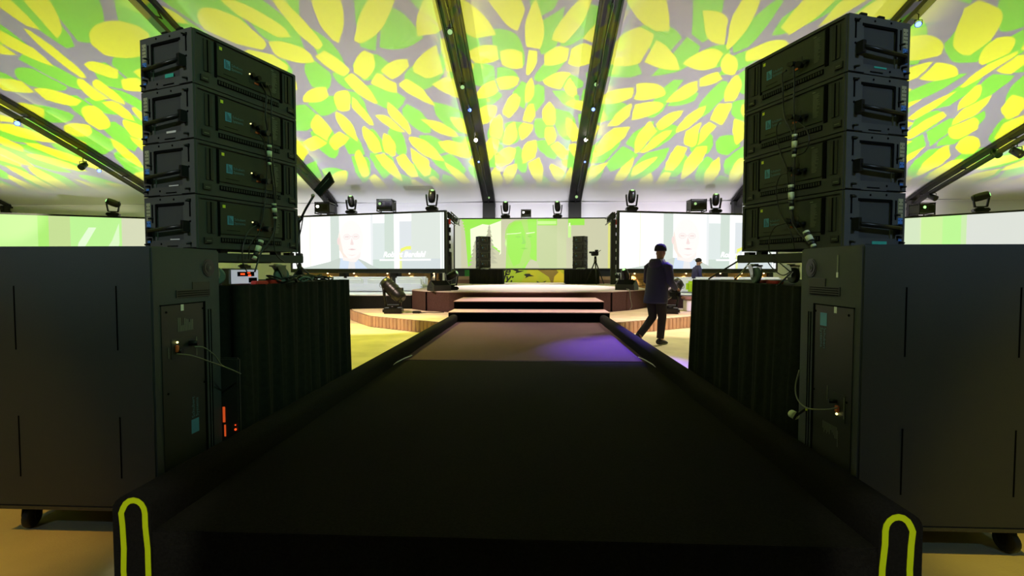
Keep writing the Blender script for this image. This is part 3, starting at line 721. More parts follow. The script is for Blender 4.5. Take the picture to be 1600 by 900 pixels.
# mural below the centre screen
mu = thing('mural_banner', 'yellow and green printed banner with black script under the centre screen', 'banner', (-3.6, 22.38, 0))
obj('banner_panel', MB().b2((.42, 0, .82), (6.35, .03, 1.40)), mat('mural_yellow', srgb(176, 170, 24), .7, col2=srgb(150, 165, 30), vscale=1), mu)
M['mg'] = mat('mural_green', srgb(46, 125, 50), .7); M['mg2'] = mat('mural_lime', srgb(150, 175, 30), .7); M['mb'] = mat('mural_black', srgb(20, 24, 14), .7); M['mo'] = mat('mural_brown', srgb(120, 100, 35), .7); M['my'] = mat('mural_gold', srgb(196, 176, 30), .7); M['mg3'] = mat('mural_leaf', srgb(95, 165, 60), .7)
def mur(pts, m, y): 
    mb = MB(); mb.keep = True; n = len(pts)
    mb.poly([(x, y, z) for x, z in pts]); obj('printed_shape', mb, m, mu)
mur([(.42, .82), (1.25, .82), (1.25, 1.40), (.42, 1.40)], 'mg', -.002); mur([(2.1, .82), (3.0, .82), (3.3, 1.4), (2.1, 1.4)], 'mg2', -.002)
mur([(3.75, 1.40), (4.6, 1.40), (5.0, .82), (4.35, .82), (4.25, 1.08)], 'mo', -.002); mur([(4.45, .82), (4.5, 1.1), (4.75, 1.35), (5.05, 1.1), (5.0, .82)], 'my', -.003)
mur([(5.75, .82), (6.35, .82), (6.35, 1.25), (6.1, 1.38), (5.7, 1.4)], 'mg3', -.002); mur([(5.82, 1.32), (6.0, 1.24), (6.05, 1.12), (6.15, 1.16), (6.1, 1.28), (6.2, 1.36)], 'mg', -.004)
mur([(2.62, 1.40), (2.78, 1.33), (2.72, 1.24), (2.98, 1.30), (3.15, 1.36), (2.9, 1.36), (2.85, 1.40)], 'mb', -.004)
mur([(3.12, 1.18), (3.2, 1.22), (3.4, 1.23), (3.42, 1.18), (3.6, 1.12), (3.35, 1.10), (3.18, 1.02), (3.22, 1.1)], 'mb', -.004)
mur([(3.7, .9), (3.84, .83), (3.72, .83)], 'mb', -.004); mur([(3.95, .84), (4.15, .92), (4.08, .84)], 'mb', -.004)
M['lettering'] = M['mb']
text('re', .55, 'lettering', mu, (2.0, -.006, 1.17), (PI/2, 0, 0), shear=.35, bold=.012, ext=.001)
text("'ly:", .55, 'lettering', mu, (2.02, -.006, .86), (PI/2, 0, 0), shear=.35, bold=.012, ext=.001)
sd = MB().b2((-3.9, 22.56, .0), (3.7, 22.62, 1.44)); tag(obj('backing_wall', sd, 'black'), 'black backing wall behind the banner below the centre screen', 'wall panel')

# ------------------------------------------------------------------ pleated drape tables
def drape(path, z0, z1, amp, per, rnd, step=.02, lean=.0):
    """a hanging cloth with folds along a plan path, with thickness"""
    P = [Vector(p) for p in path]; s = 0; cols = []
    fold = 0; w = per; x0 = 0
    for a, b in zip(P, P[1:]):
        d = b-a; L = d.length; nn = Vector((d.y, -d.x)).normalized(); n = max(2, int(L/step))
        for i in range(n+1): cols.append((a+d*i/n, nn, s+L*i/n))
        s += L
    ph = [rnd.uniform(0, 6.28) for _ in range(6)]
    rows = []
    NZ = 9
    for j in range(NZ+1):
        t = j/NZ; z = z0+(z1-z0)*t; row = []
        for c, nn, ss in cols:
            k = (1-t)
            v = math.sin(2*PI*ss/per+ph[0]+.9*math.sin(2*PI*ss/(per*3.1)+ph[1])+k*.5*math.sin(ss*3+ph[2]))
            v2 = math.sin(2*PI*ss/(per*.47)+ph[3]+1.3*math.sin(ss*2+ph[4])+k*.8)
            q = c+nn*(amp*(.35+.65*k)*(v+1)+amp*.45*v2*(.5+.5*k)+lean*k)
            row.append((q.x, q.y, z))
        rows.append(row)
    return MB().rings(rows, close=False)
def table(lab, loc, x0, x1, y0, y1, h, side, per=.21, amp=.024):
    t = thing('draped_table', lab, 'table', loc)
    r = random.Random(int(abs(x0*100)))
    obj('tabletop', MB().b2((x0, y0, h-.03), (x1, y1, h), bev=.008), 'black_cloth', t)
    xi = x1 if side < 0 else x0
    xo = x0 if side < 0 else x1
    path = [(xo, y0-.01), (xi, y0-.01), (xi-.012*side, y0), (xi-.012*side, y1), (xi, y1+.01), (xo, y1+.01)] if side < 0 else [(xi-.012, y1), (xi-.012, y0), (xi, y0-.01), (xo, y0-.01)]
    if side < 0: path = [(xo, y0-.012), (xi, y0-.012), (xi+.012, y0), (xi+.012, y1), (xi, y1+.012), (xo, y1+.012)]
    else: path = [(xo, y1+.012), (xi, y1+.012), (xi-.012, y1), (xi-.012, y0), (xi, y0-.012), (xo, y0-.012)]
    obj('drape', drape(path, .01, h+.006, amp, per, r), 'black_cloth', t)
    for x in (x0+.12, x1-.12):
        for y in (y0+.12, y1-.12): obj('leg', MB().b2((x-.03, y-.03, 0), (x+.03, y+.03, h-.03)), 'metal', t)
    return t
TL = table('long black-draped table behind the left subwoofer', (0, 0, 0), -3.45, -1.93, 3.13, 5.0, 1.31, -1)
TR = table('long black-draped table behind the right subwoofer', (0, 0, 0), 1.66, 3.15, 3.13, 5.15, 1.31, 1, per=.25, amp=.028)
table('black-draped table on the stage under the left small speaker stack', (-1.98, 20.4, .825), -.68, .68, -.3, .5, .58, -1, .2, .012)
table('black-draped table on the stage under the right small speaker stack', (1.93, 20.4, .825), -.68, .68, -.3, .5, .58, -1, .2, .012)

# ------------------------------------------------------------------ line-array cabinets
CW, CD, CH = .81, .49, .342
def cabinet():
    t = thing('array_speaker', 'x', 'speaker')
    g = .004
    obj('body', MB().b2((.012, .004, 0), (CW-.012, CD, CH-g), bev=.004), 'cab', t)
    fr_ = MB()  # raised edges of the rear
    fr_.b2((.0, -.006, CH-.022), (CW, .006, CH-.004)); fr_.b2((0, -.006, 0), (CW, .006, .016))
    fr_.b2((0, -.006, .016), (.014, .006, CH-.022)); fr_.b2((CW-.014, -.006, .016), (CW, .006, CH-.022))
    obj('rear_frame', fr_, 'cab', t)
    rp = obj('rear_plate', MB().b2((.155, -.004, .10), (.665, .004, CH-.035), bev=.002), 'rear', t)
    obj('plate_shadow_gap', MB().b2((.14, -.0015, .085), (.155, .006, CH-.03)), 'dead_black', t); obj('plate_shadow_gap', MB().b2((.665, -.0015, .085), (.69, .006, CH-.03)), 'dead_black', t)
    for x in (.065, .715):
        v = obj('vent', MB().b2((x, -.001, .1), (x+.05, .006, CH-.04)), 'black', t)
        mb = MB(); mb.b2((x+.022, -.003, .1), (x+.03, .004, CH-.04))
        obj('vent_bar', mb, 'dead_black', v)
    lg = obj('lower_grille', MB().b2((.16, -.002, .045), (.655, .006, .075)), 'dead_black', t)
    mb = MB()
    for k in range(26): mb.b2((.165+k*.019, -.004, .05), (.175+k*.019, .004, .07))
    obj('grille_bars', mb, 'black', lg)
    for x in (.04, .735):
        h = obj('recess_latch', MB().b2((x, -.008, .035), (x+.055, .004, .07)), 'black', t)
        obj('latch_mark', MB().b2((x+.012, -.0095, .048), (x+.044, -.008, .052)), 'greyprint', h)
    obj('inspection_tag', MB().b2((.172, -.0055, CH-.068), (.192, -.004, CH-.048)), 'yellow', t, label='small yellow tag')
    lo = obj('logo_square', MB().b2((.205, -.0055, .165), (.25, -.004, .225)), 'logo', t, label='blue square logo')
    mb = MB()
    for k in range(4): mb.b2((.216+k*.008, -.0062, .172), (.219+k*.008, -.0055, .222-.010*k))
    obj('logo_stripes', mb, 'rear', lo)
    text('Schubert', .024, 'logo2', t, (.258, -.0052, .196), (PI/2, 0, 0), 'logo_lettering')
    text('Systems', .026, 'logo2', t, (.258, -.0052, .170), (PI/2, 0, 0), 'logo_lettering')
    # connectors
    cn = obj('connector_plate', MB().b2((.40, -.006, .14), (.50, -.003, .215)), 'black', t)
    mb = MB()
    mb.tube([(.415, -.004, .195), (.415, -.03, .195)], .014, 10).tube([(.452, -.004, .185), (.452, -.045, .182)], .016, 10).tube([(.50, -.004, .16), (.51, -.05, .155)], .020, 10).tube([(.545, -.004, .165), (.55, -.04, .155)], .013, 8)
    obj('plug', mb, 'metal', cn)
    obj('plug_ring', MB().box((.455, -.0075, .148), (.035, .004, .012)), 'orange', cn, label='orange marking')
    obj('status_led', MB().ball((.40, -.008, .198), .0045, seg=8), 'ledyel', cn)
    mb = MB(); rr = random.Random(3)
    for k in range(20): mb.b2((.59, -.0052, .135+k*.0075), (.59+rr.uniform(.025, .05), -.004, .1375+k*.0075))
    mb.b2((.585, -.0055, .29), (.607, -.004, .296))
    obj('printed_notes', mb, 'greyprint', t)
    mb = MB(); mb.b2((.2, -.005, .125), (.3, -.0035, .128)); obj('print_line', mb, 'dead_black', t)
    # side plates
    for s, x in ((-1, 0), (1, CW)):
        X0, X1 = (x-.012, x+.014) if s < 0 else (x-.014, x+.012)
        xo = X0 if s < 0 else X1
        w0, w1, h0, h1 = .115, .37, .055, CH-.055
        mb = MB(); mb.b2((X0, 0, 0), (X1, w0, CH-g)); mb.b2((X0, w1, 0), (X1, CD, CH-g)); mb.b2((X0, w0, 0), (X1, w1, h0)); mb.b2((X0, w0, h1), (X1, w1, CH-g))
        sp = obj('side_plate', mb, 'cab_side', t)
        obj('recess_panel', MB().b2((x+.006*s, w0-.01, h0), (x-.004*s, w1, h1)), 'cab', sp)
        mb = MB(); mb.b2((xo, w0-.012, h1-.01), (xo+.002*s, w1+.004, h1+.006)); mb.b2((xo, w1-.006, h0+.06), (xo+.002*s, w1+.012, h1+.004))
        obj('recess_rim', mb, 'dead_black', sp)
        hx = xo+.038*s
        mb = MB().tube([(hx, .07, .135), (hx, .40, .115)], .0135, 10)
        mb.box((hx-.018*s, .07, .138), (.045, .026, .07)).box((hx-.018*s, .405, .108), (.045, .022, .06))
        obj('handle', mb, 'metal', sp)
        mb = MB(); mb.b2((xo, .43, .185), (xo+.0025*s, .468, CH-.04)); kh = obj('locator_plate', mb, 'khaki', sp)
        mb = MB(); mb.b2((xo, .43, .09), (xo+.0025*s, .468, .183)); mb.b2((xo, .435, .04), (xo+.0025*s, .463, .052)); bl = obj('locator_plate', mb, 'blue', sp, label='blue locator plate')
        mb = MB()
        for i in range(9):
            for j in range(3):
                if (i*j) % 5 == 3: continue
                mb.tube([(xo+.0022*s, .437+j*.012, .10+i*.0225), (xo+.0035*s, .437+j*.012, .10+i*.0225)], .0036, 6)
        obj('locator_holes', mb, 'dead_black', sp)
        for y, z in ((.05, .03), (.05, .30), (.45, .03), (.43, .065), (.41, .20)):
            obj('lock_pin', MB().tube([(xo-.002*s, y, z), (xo+.012*s, y, z), (xo+.028*s, y+.004, z-.003)], [.010, .007, .006], 8), 'metal', sp)
        mb = MB(); mb.b2((xo, .045, .20), (xo+.003*s, .055, .31)); mb.b2((xo, .04, .295), (xo+.004*s, .075, .312)); mb.b2((xo, .405, .17), (xo+.003*s, .415, .29))
        for y, z in ((.33, .03), (.33, .32), (.05, .17), (.2, .315)): mb.tube([(xo, y, z), (xo+.002*s, y, z)], .007, 8)
        mb.b2((xo, .17, .012), (xo+.003*s, .27, .018)); mb.b2((xo, .0, .001), (xo+.002*s, .12, .005)); mb.b2((xo, .33, .001), (xo+.002*s, CD, .005))
        obj('slot', mb, 'dead_black', sp)
    return t
cab0 = cabinet()
z0 = 1.556
ALab = ['bottom cabinet of the tall left speaker stack', 'second lowest cabinet of the tall left speaker stack', 'second highest cabinet of the tall left speaker stack', 'top cabinet of the tall left speaker stack with a teal tag']
BLab = ['bottom cabinet of the tall right speaker stack with a wide teal tag', 'second lowest cabinet of the tall right speaker stack', 'second highest cabinet of the tall right speaker stack', 'top cabinet of the tall right speaker stack with a thin teal tag']
aL = math.radians(71); aR = math.radians(-71)
NL = Vector((-2.130, 3.04, 0)); NR = Vector((1.842, 3.05, 0))
oR = NR-Vector((math.cos(aR), math.sin(aR), 0))*CW
left_cabs, right_cabs = [], []
for i in range(4):
    o = cab0 if i == 0 else copy_tree(cab0)
    o['label'] = ALab[i]; o['group'] = 'cabinets of the tall left stack'; o.location = (NL.x, NL.y, z0+i*.3445); o.rotation_euler = (0, 0, aL); left_cabs.append(o)
for i in range(4):
    dup(cab0, BLab[i], (oR.x, oR.y, z0+i*.3445), aR, group='cabinets of the tall right stack')
    right_cabs.append(COL.objects[-1])
# tags differ per cabinet
def side_tag(cab, s, m, y0, y1, z0_, z1_, lab):
    x = -.0125 if s < 0 else CW+.0125
    obj('side_tag', MB().b2((min(x, x+.002*s), y0, z0_), (max(x, x+.002*s), y1, z1_)), m, cab, label=lab)
roots = [o for o in COL.objects if o.name.startswith('array_speaker')]
Ls = [o for o in roots if 'left' in o['label']]; Rs = [o for o in roots if 'right' in o['label']]
side_tag(Ls[3], -1, 'teal', .17, .25, .057, .08, 'teal tag'); side_tag(Ls[2], -1, 'white', .16, .25, .05, .063, 'white tag'); side_tag(Ls[1], -1, 'white', .15, .24, .055, .062, 'white tag'); side_tag(Ls[0], -1, 'white', .15, .24, .055, .062, 'white tag')
side_tag(Rs[3], 1, 'teal', .20, .30, .04, .05, 'teal tag'); side_tag(Rs[0], 1, 'teal', .22, .34, .015, .036, 'teal tag')
for k, xx in enumerate((.0, .06)):  # lifting lugs on the top cabinets
    pass
for o, s in ((Ls[3], -1), (Rs[3], 1)):
    x = 0 if s < 0 else CW
    obj('rigging_lug', MB().box((x, .12, CH+.006), (.02, .05, .02), bev=.004).box((x, .26, CH+.006), (.02, .05, .018), bev=.004), 'metal', o)
# small stacks on the stage
for j, (X, side, rz) in enumerate(((-2.02, 'left', math.radians(28)), (1.86, 'right', math.radians(-28)))):
    names = ['bottom', 'second lowest', 'second highest', 'top']
    for i in range(4):
        dx = -.30 if side == 'left' else -.30
        dup(cab0, names[i]+' cabinet of the small distant '+side+' stack on the stage', (X+dx*math.cos(rz), 20.5+dx*math.sin(rz), 1.46+i*.335), rz, scale=(.62, .75, .975), group='cabinets of the small %s stage stack' % side)

# ------------------------------------------------------------------ dollies, casters and gear on the tables
def caster(parent, loc, r, rz, m='greyrubber', bracket='steel', name='caster', w=.035):
    mb = MB().tube([(-w/2, 0, r), (-w/2+.006, 0, r), (w/2-.006, 0, r), (w/2, 0, r)], [r*.86, r, r, r*.86], 20)
    c = obj(name, mb, m, parent, loc=loc, rot=(0, 0, rz))
    mb = MB(); k = w/2+.012
    for s in (-1, 1):
        rows = []
        for z, y0, y1 in ((r*.75, -.016, .016), (r*1.3, -.03, .02), (r*2.15, -.035, .04)):
            y0 += (z-r)*.3; y1 += (z-r)*.3
            rows.append([(s*k, y0, z), (s*k, y1, z), (s*(k+.005), y1, z), (s*(k+.005), y0, z)])
        mb.rings(rows, smooth=False)
    mb.box((0, .03, r*2.2), (w+.05, .09, .012)).tube([(-k-.008, 0, r), (k+.008, 0, r)], .008, 8).tube([(0, .03, r*2.2), (0, .03, r*2.45)], .03, 12)
    obj('wheel_fork', mb, bracket, c)
    return c
def dolly(lab, org, rz, x0, x1):
    t = thing('wheeled_dolly', lab, 'dolly', org, rz)
    mb = MB().b2((x0, .02, .155), (x1, .09, .215), bev=.006).b2((x0, .36, .155), (x1, .43, .215), bev=.006)
    for x in (x0+.06, (x0+x1)/2, x1-.06): mb.b2((x-.03, .09, .16), (x+.03, .36, .21))
    obj('beam', mb, 'cab', t)
    mb = MB()
    for x in (x0+.1, x0+.22, x1-.25, x1-.12): mb.box((x, .055, .225), (.05, .06, .02))
    obj('spacer', mb, 'metal', t)
    for x in (x0+.17, x1-.20):
        for y in (.05, .40): caster(t, (x, y, .0), .06, random.Random(int(x*90+y*10)).uniform(.9, 2.0))
    return t
dolly('wheeled beam dolly under the tall left speaker stack', (NL.x, NL.y, 1.315), aL, -.02, .90)
dolly('wheeled beam dolly under the tall right speaker stack', (oR.x, oR.y, 1.315), aR, -.09, .85)
# rack unit
p = atZ(378, 440, 1.31); p = Vector((-1.98, 3.32, 1.312))
ru = thing('rack_unit', 'pale metal electronics box with red lights under the left stack', 'electronics', (-2.03, 3.36, 1.312), math.radians(62))
obj('case', MB().b2((-.10, 0, 0), (.11, .12, .115), bev=.008), 'steel', ru)
fp = obj('front_panel', MB().b2((-.09, -.006, .01), (.10, 0, .105)), 'chrome', ru)
obj('display', MB().b2((-.05, -.009, .06), (.07, -.006, .092)).b2((.03, -.009, .015), (.09, -.006, .05)), 'dead_black', fp)
obj('indicator', MB().b2((-.03, -.011, .07), (.0, -.009, .082)).b2((.025, -.011, .06), (.045, -.009, .072)).b2((.02, -.011, .08), (.04, -.009, .088)), 'ledred', fp)
for X, Y, lab in ((-1.93, 3.38, 'red wheel chock in front of the pale electronics box'), (-1.98, 3.66, 'small red wheel chock further along the left table')):
    tag(obj('wheel_chock', MB().box((0, 0, .014), (.10, .06, .028), bev=.006), 'red', loc=(X, Y, 1.312), rot=(0, 0, 1.2)), lab, 'chock')
for X, Y, lab in ((1.83, 4.05, 'red chock under the front wheel of the right dolly'), (1.80, 3.78, 'red chock beside the other one on the right table')):
    tag(obj('wheel_chock', MB().box((0, 0, .012), (.11, .07, .024), bev=.006), 'red', loc=(X, Y, 1.312), rot=(0, 0, 1.9)), lab, 'chock')
# cable tangle on left table
def loops(seed, c, n, rad, m, r=.007):
    rnd = random.Random(seed); mb = MB()
    for k in range(n):
        ph = rnd.uniform(0, 6.28); R = rad*rnd.uniform(.6, 1.2); cx, cy = c[0]+rnd.uniform(-.06, .06), c[1]+rnd.uniform(-.06, .06)
        pts = [(cx+R*math.cos(a+ph)*(1+.2*math.sin(3*a)), cy+R*math.sin(a+ph)*.8, c[2]+r+.012*k*.5+.03*abs(math.sin(a*1.5+k))) for a in [i*.35 for i in range(19)]]
        mb.tube(pts, r, 6)
    return mb
tag(obj('cable_coil', loops(1, (-1.98, 3.78, 1.312), 5, .10, 'cable'), 'cable'), 'tangle of black cables on the left table beside the dolly wheel', 'cable')
tag(obj('cable_coil', loops(5, (-2.0, 4.34, 1.312), 5, .11, 'cable'), 'cable'), 'coil of black cable at the foot of the antenna stand', 'cable')
tag(obj('cable_coil', loops(8, (-1.97, 4.08, 1.312), 3, .08, 'greycable', .006), 'greyrubber'), 'dark green coil of cable between dolly and antenna stand', 'cable')

def cable(lab, pts, r=.007, m='cable', n=10, name='cable', plugs=True):
    """smooth curve through points (Catmull-Rom)"""
    P = [Vector(p) for p in pts]; P = [P[0]*2-P[1]]+P+[P[-1]*2-P[-2]]; out = []
    for i in range(1, len(P)-2):
        for k in range(n):
            t = k/n; a, b, c, d = P[i-1], P[i], P[i+1], P[i+2]
            out.append(.5*((2*b)+(c-a)*t+(2*a-5*b+4*c-d)*t*t+(3*b-a-3*c+d)*t**3))
    out.append(P[-2]); return tag(obj(name, MB().tube(out, r, 6), m), lab, 'cable')
# feeds on the stacks: run in the plane just off the rear faces
def off_face(px, py, side, out=.05):
    if side < 0: n = Vector((math.cos(math.radians(19)), -math.sin(math.radians(19)), 0)); P = NL+n*out
    else: n = Vector((-math.cos(math.radians(19)), -math.sin(math.radians(19)), 0)); P = NR+n*out
    d = ray(px, py); O = Vector((0, 0, EYE)); t = (P-O).dot(n)/d.dot(n); return O+d*t
def fc(lab, side, pts, r=.0055, m='cable', out=.045): return cable(lab, [off_face(x, y, side, out+(.0 if i % 2 else .008)) for i, (x, y) in enumerate(pts)], r, m)
fc('black cable hanging from the top plug down the left stack', -1, [(408, 130), (416, 150), (415, 180), (419, 210), (421, 235), (423, 262), (428, 300), (430, 345), (424, 372), (408, 395), (398, 425)])
fc('outer black cable looping beside the first down the left stack', -1, [(418, 133), (424, 150), (424, 190), (426, 225), (427, 262), (431, 300), (431, 350), (428, 375), (432, 398), (445, 410)], .0045)
fc('thin cable from the second cabinet plug of the left stack', -1, [(406, 210), (412, 222), (417, 250), (416, 290), (412, 330), (405, 362), (392, 380), (388, 405)], .004)
fc('thin cable bowing out over the bottom cabinet of the left stack', -1, [(400, 352), (388, 362), (380, 385), (379, 408), (386, 425)], .004)
fc('black cable with red plug hanging down the right stack', 1, [(1229, 110), (1222, 116), (1223, 140), (1224, 170), (1228, 190), (1236, 205), (1241, 235), (1238, 290), (1237, 340), (1245, 360), (1262, 378)])
fc('straight black cable down the middle of the right stack', 1, [(1240, 104), (1241, 130), (1240, 165), (1242, 200), (1242, 240), (1240, 290), (1238, 330), (1241, 350)], .005)
fc('cable arching left of the second cabinet plug of the right stack', 1, [(1233, 187), (1218, 190), (1213, 205), (1218, 235), (1228, 260), (1232, 290), (1236, 320)], .004)
fc('cable arching left of the third cabinet plug of the right stack', 1, [(1231, 270), (1219, 275), (1213, 295), (1218, 330), (1234, 360), (1242, 390)], .004)
fc('cable arching left of the bottom cabinet plug of the right stack', 1, [(1230, 348), (1212, 354), (1203, 370), (1202, 392), (1212, 405), (1235, 425)], .004)
fc('cable looping right beside the taped joint of the right stack', 1, [(1246, 190), (1258, 200), (1264, 218), (1258, 236), (1245, 243)], .004)
def joint(lab, side, a, b, r=.017, m1='sleeve'):
    A = off_face(*a, side, .055); B = off_face(*b, side, .055); d = B-A
    t = thing('cable_joint', lab, 'cable joint', A)
    for f0, f1, rr, m in ((0, .12, 1, m1), (.12, .30, .95, 'cable'), (.30, .60, 1.05, m1), (.60, .86, .9, 'cable'), (.86, 1, .8, m1)):
        obj('taped_sleeve' if m != 'cable' else 'plug_body', MB().tube([d*f0, d*f1], r*rr, 12), m, t)
joint('taped cable joint beside the third lowest cabinet of the left stack', -1, (421, 227), (421, 258))
joint('taped cable joint between the two lowest cabinets of the left stack', -1, (428, 318), (430, 342))
joint('tilted taped cable joint over the left dolly', -1, (408, 376), (397, 405), .019)
joint('green-lit taped cable joint high on the right stack', 1, (1242, 210), (1241, 246))
joint('pale taped cable joint beside the third cabinet of the right stack', 1, (1236, 289), (1237, 328), .018)
joint('tilted taped cable joint above the right subwoofer', 1, (1259, 362), (1272, 386), .020)
for k, (A, B, lab) in enumerate(((((1.58), 4.2, 1.33), (1.74, 3.86, 1.50), 'black strap sloping from the right dolly to the table edge'), ((1.62, 3.75, 1.33), (1.82, 3.55, 1.50), 'second black strap sloping from the right dolly'))):
    pass
def atT(px, py, side): # just above table edge plane
    return atX(px, py, -1.82 if side < 0 else 1.57)
cable('black strap sloping from the right dolly beam to the table edge', [(atX(1155, 407, 1.80)), (atX(1130, 422, 1.66)), (atX(1107, 436, 1.55))], .008, n=4)
cable('second black strap sloping down under the right dolly', [(atX(1174, 407, 1.86)), (atX(1160, 424, 1.72)), (atX(1148, 437, 1.56))], .007, n=4)
cable('blue-black cable crossing the right table edge', [(atX(1238, 425, 1.80)), (atX(1228, 434, 1.66)), (atX(1216, 446, 1.56))], .006, n=4)
cable('thin cable hanging from the right stack behind the dolly', [(atX(1196, 403, 1.85)), (atX(1206, 418, 1.8)), (atX(1222, 430, 1.75)), (atX(1236, 424, 1.75))], .004, n=6)
# antenna on a boom stand
def atYp(px, py, Y=4.45): return atY(px, py, Y)
b0 = atYp(467, 436); an = thing('antenna_stand', 'black boom stand holding a flat paddle antenna behind the left stack', 'stand', (b0.x, 4.45, 1.315))
def L_(px, py, Y=4.45): return atY(px, py, Y)-an.location
top = L_(467, 347)
mb = MB().tube([(top.x, 0, .06), (top.x, 0, top.z)], .011, 8); obj('pole', mb, 'metal', an)
mb = MB()
for a in (.4, 2.5, 4.6): mb.tube([(top.x, 0, .14), (top.x+.13*math.cos(a), .13*math.sin(a), .01)], .008, 6)
mb.tube([(top.x, 0, .05), (top.x, 0, .16)], [.03, .016], 10); obj('tripod_base', mb, 'metal', an)
obj('boom', MB().tube([tuple(L_(466, 350)), tuple(L_(478, 326)), tuple(L_(490, 306))], .011, 8).tube([tuple(L_(462, 352)), tuple(L_(470, 340))], .022, 8), 'metal', an)
obj('height_clamp', MB().box((top.x, 0, L_(467, 400).z), (.05, .05, .05), bev=.006), 'metal', an)
obj('pivot_clamp', MB().ball(tuple(L_(489, 306)), .018), 'steel', an)
pp = [L_(490, 297), L_(514, 268), L_(521, 284), L_(500, 307)]
mb = MB(); mb.rings([[tuple(q) for q in pp], [tuple(q+Vector((.004, .02, 0))) for q in pp]], smooth=False); pd = obj('antenna_paddle', mb, 'black', an)
mb = MB().tube([tuple(L_(497, 298)-Vector((0, .004, 0))), tuple(L_(514, 279)-Vector((0, .004, 0)))], .003, 5); obj('printed_line', mb, 'greyprint', pd)
cable('black cable hanging down the antenna stand', [an.location+L_(488, 308), an.location+L_(476, 330), an.location+L_(470, 360), an.location+L_(463, 390), an.location+L_(466, 420), an.location+L_(485, 434)], .005)
cable('cable lying across the far end of the left table', [an.location+L_(468, 430), atX(490, 432, -1.9), atX(505, 434, -1.95)], .007)

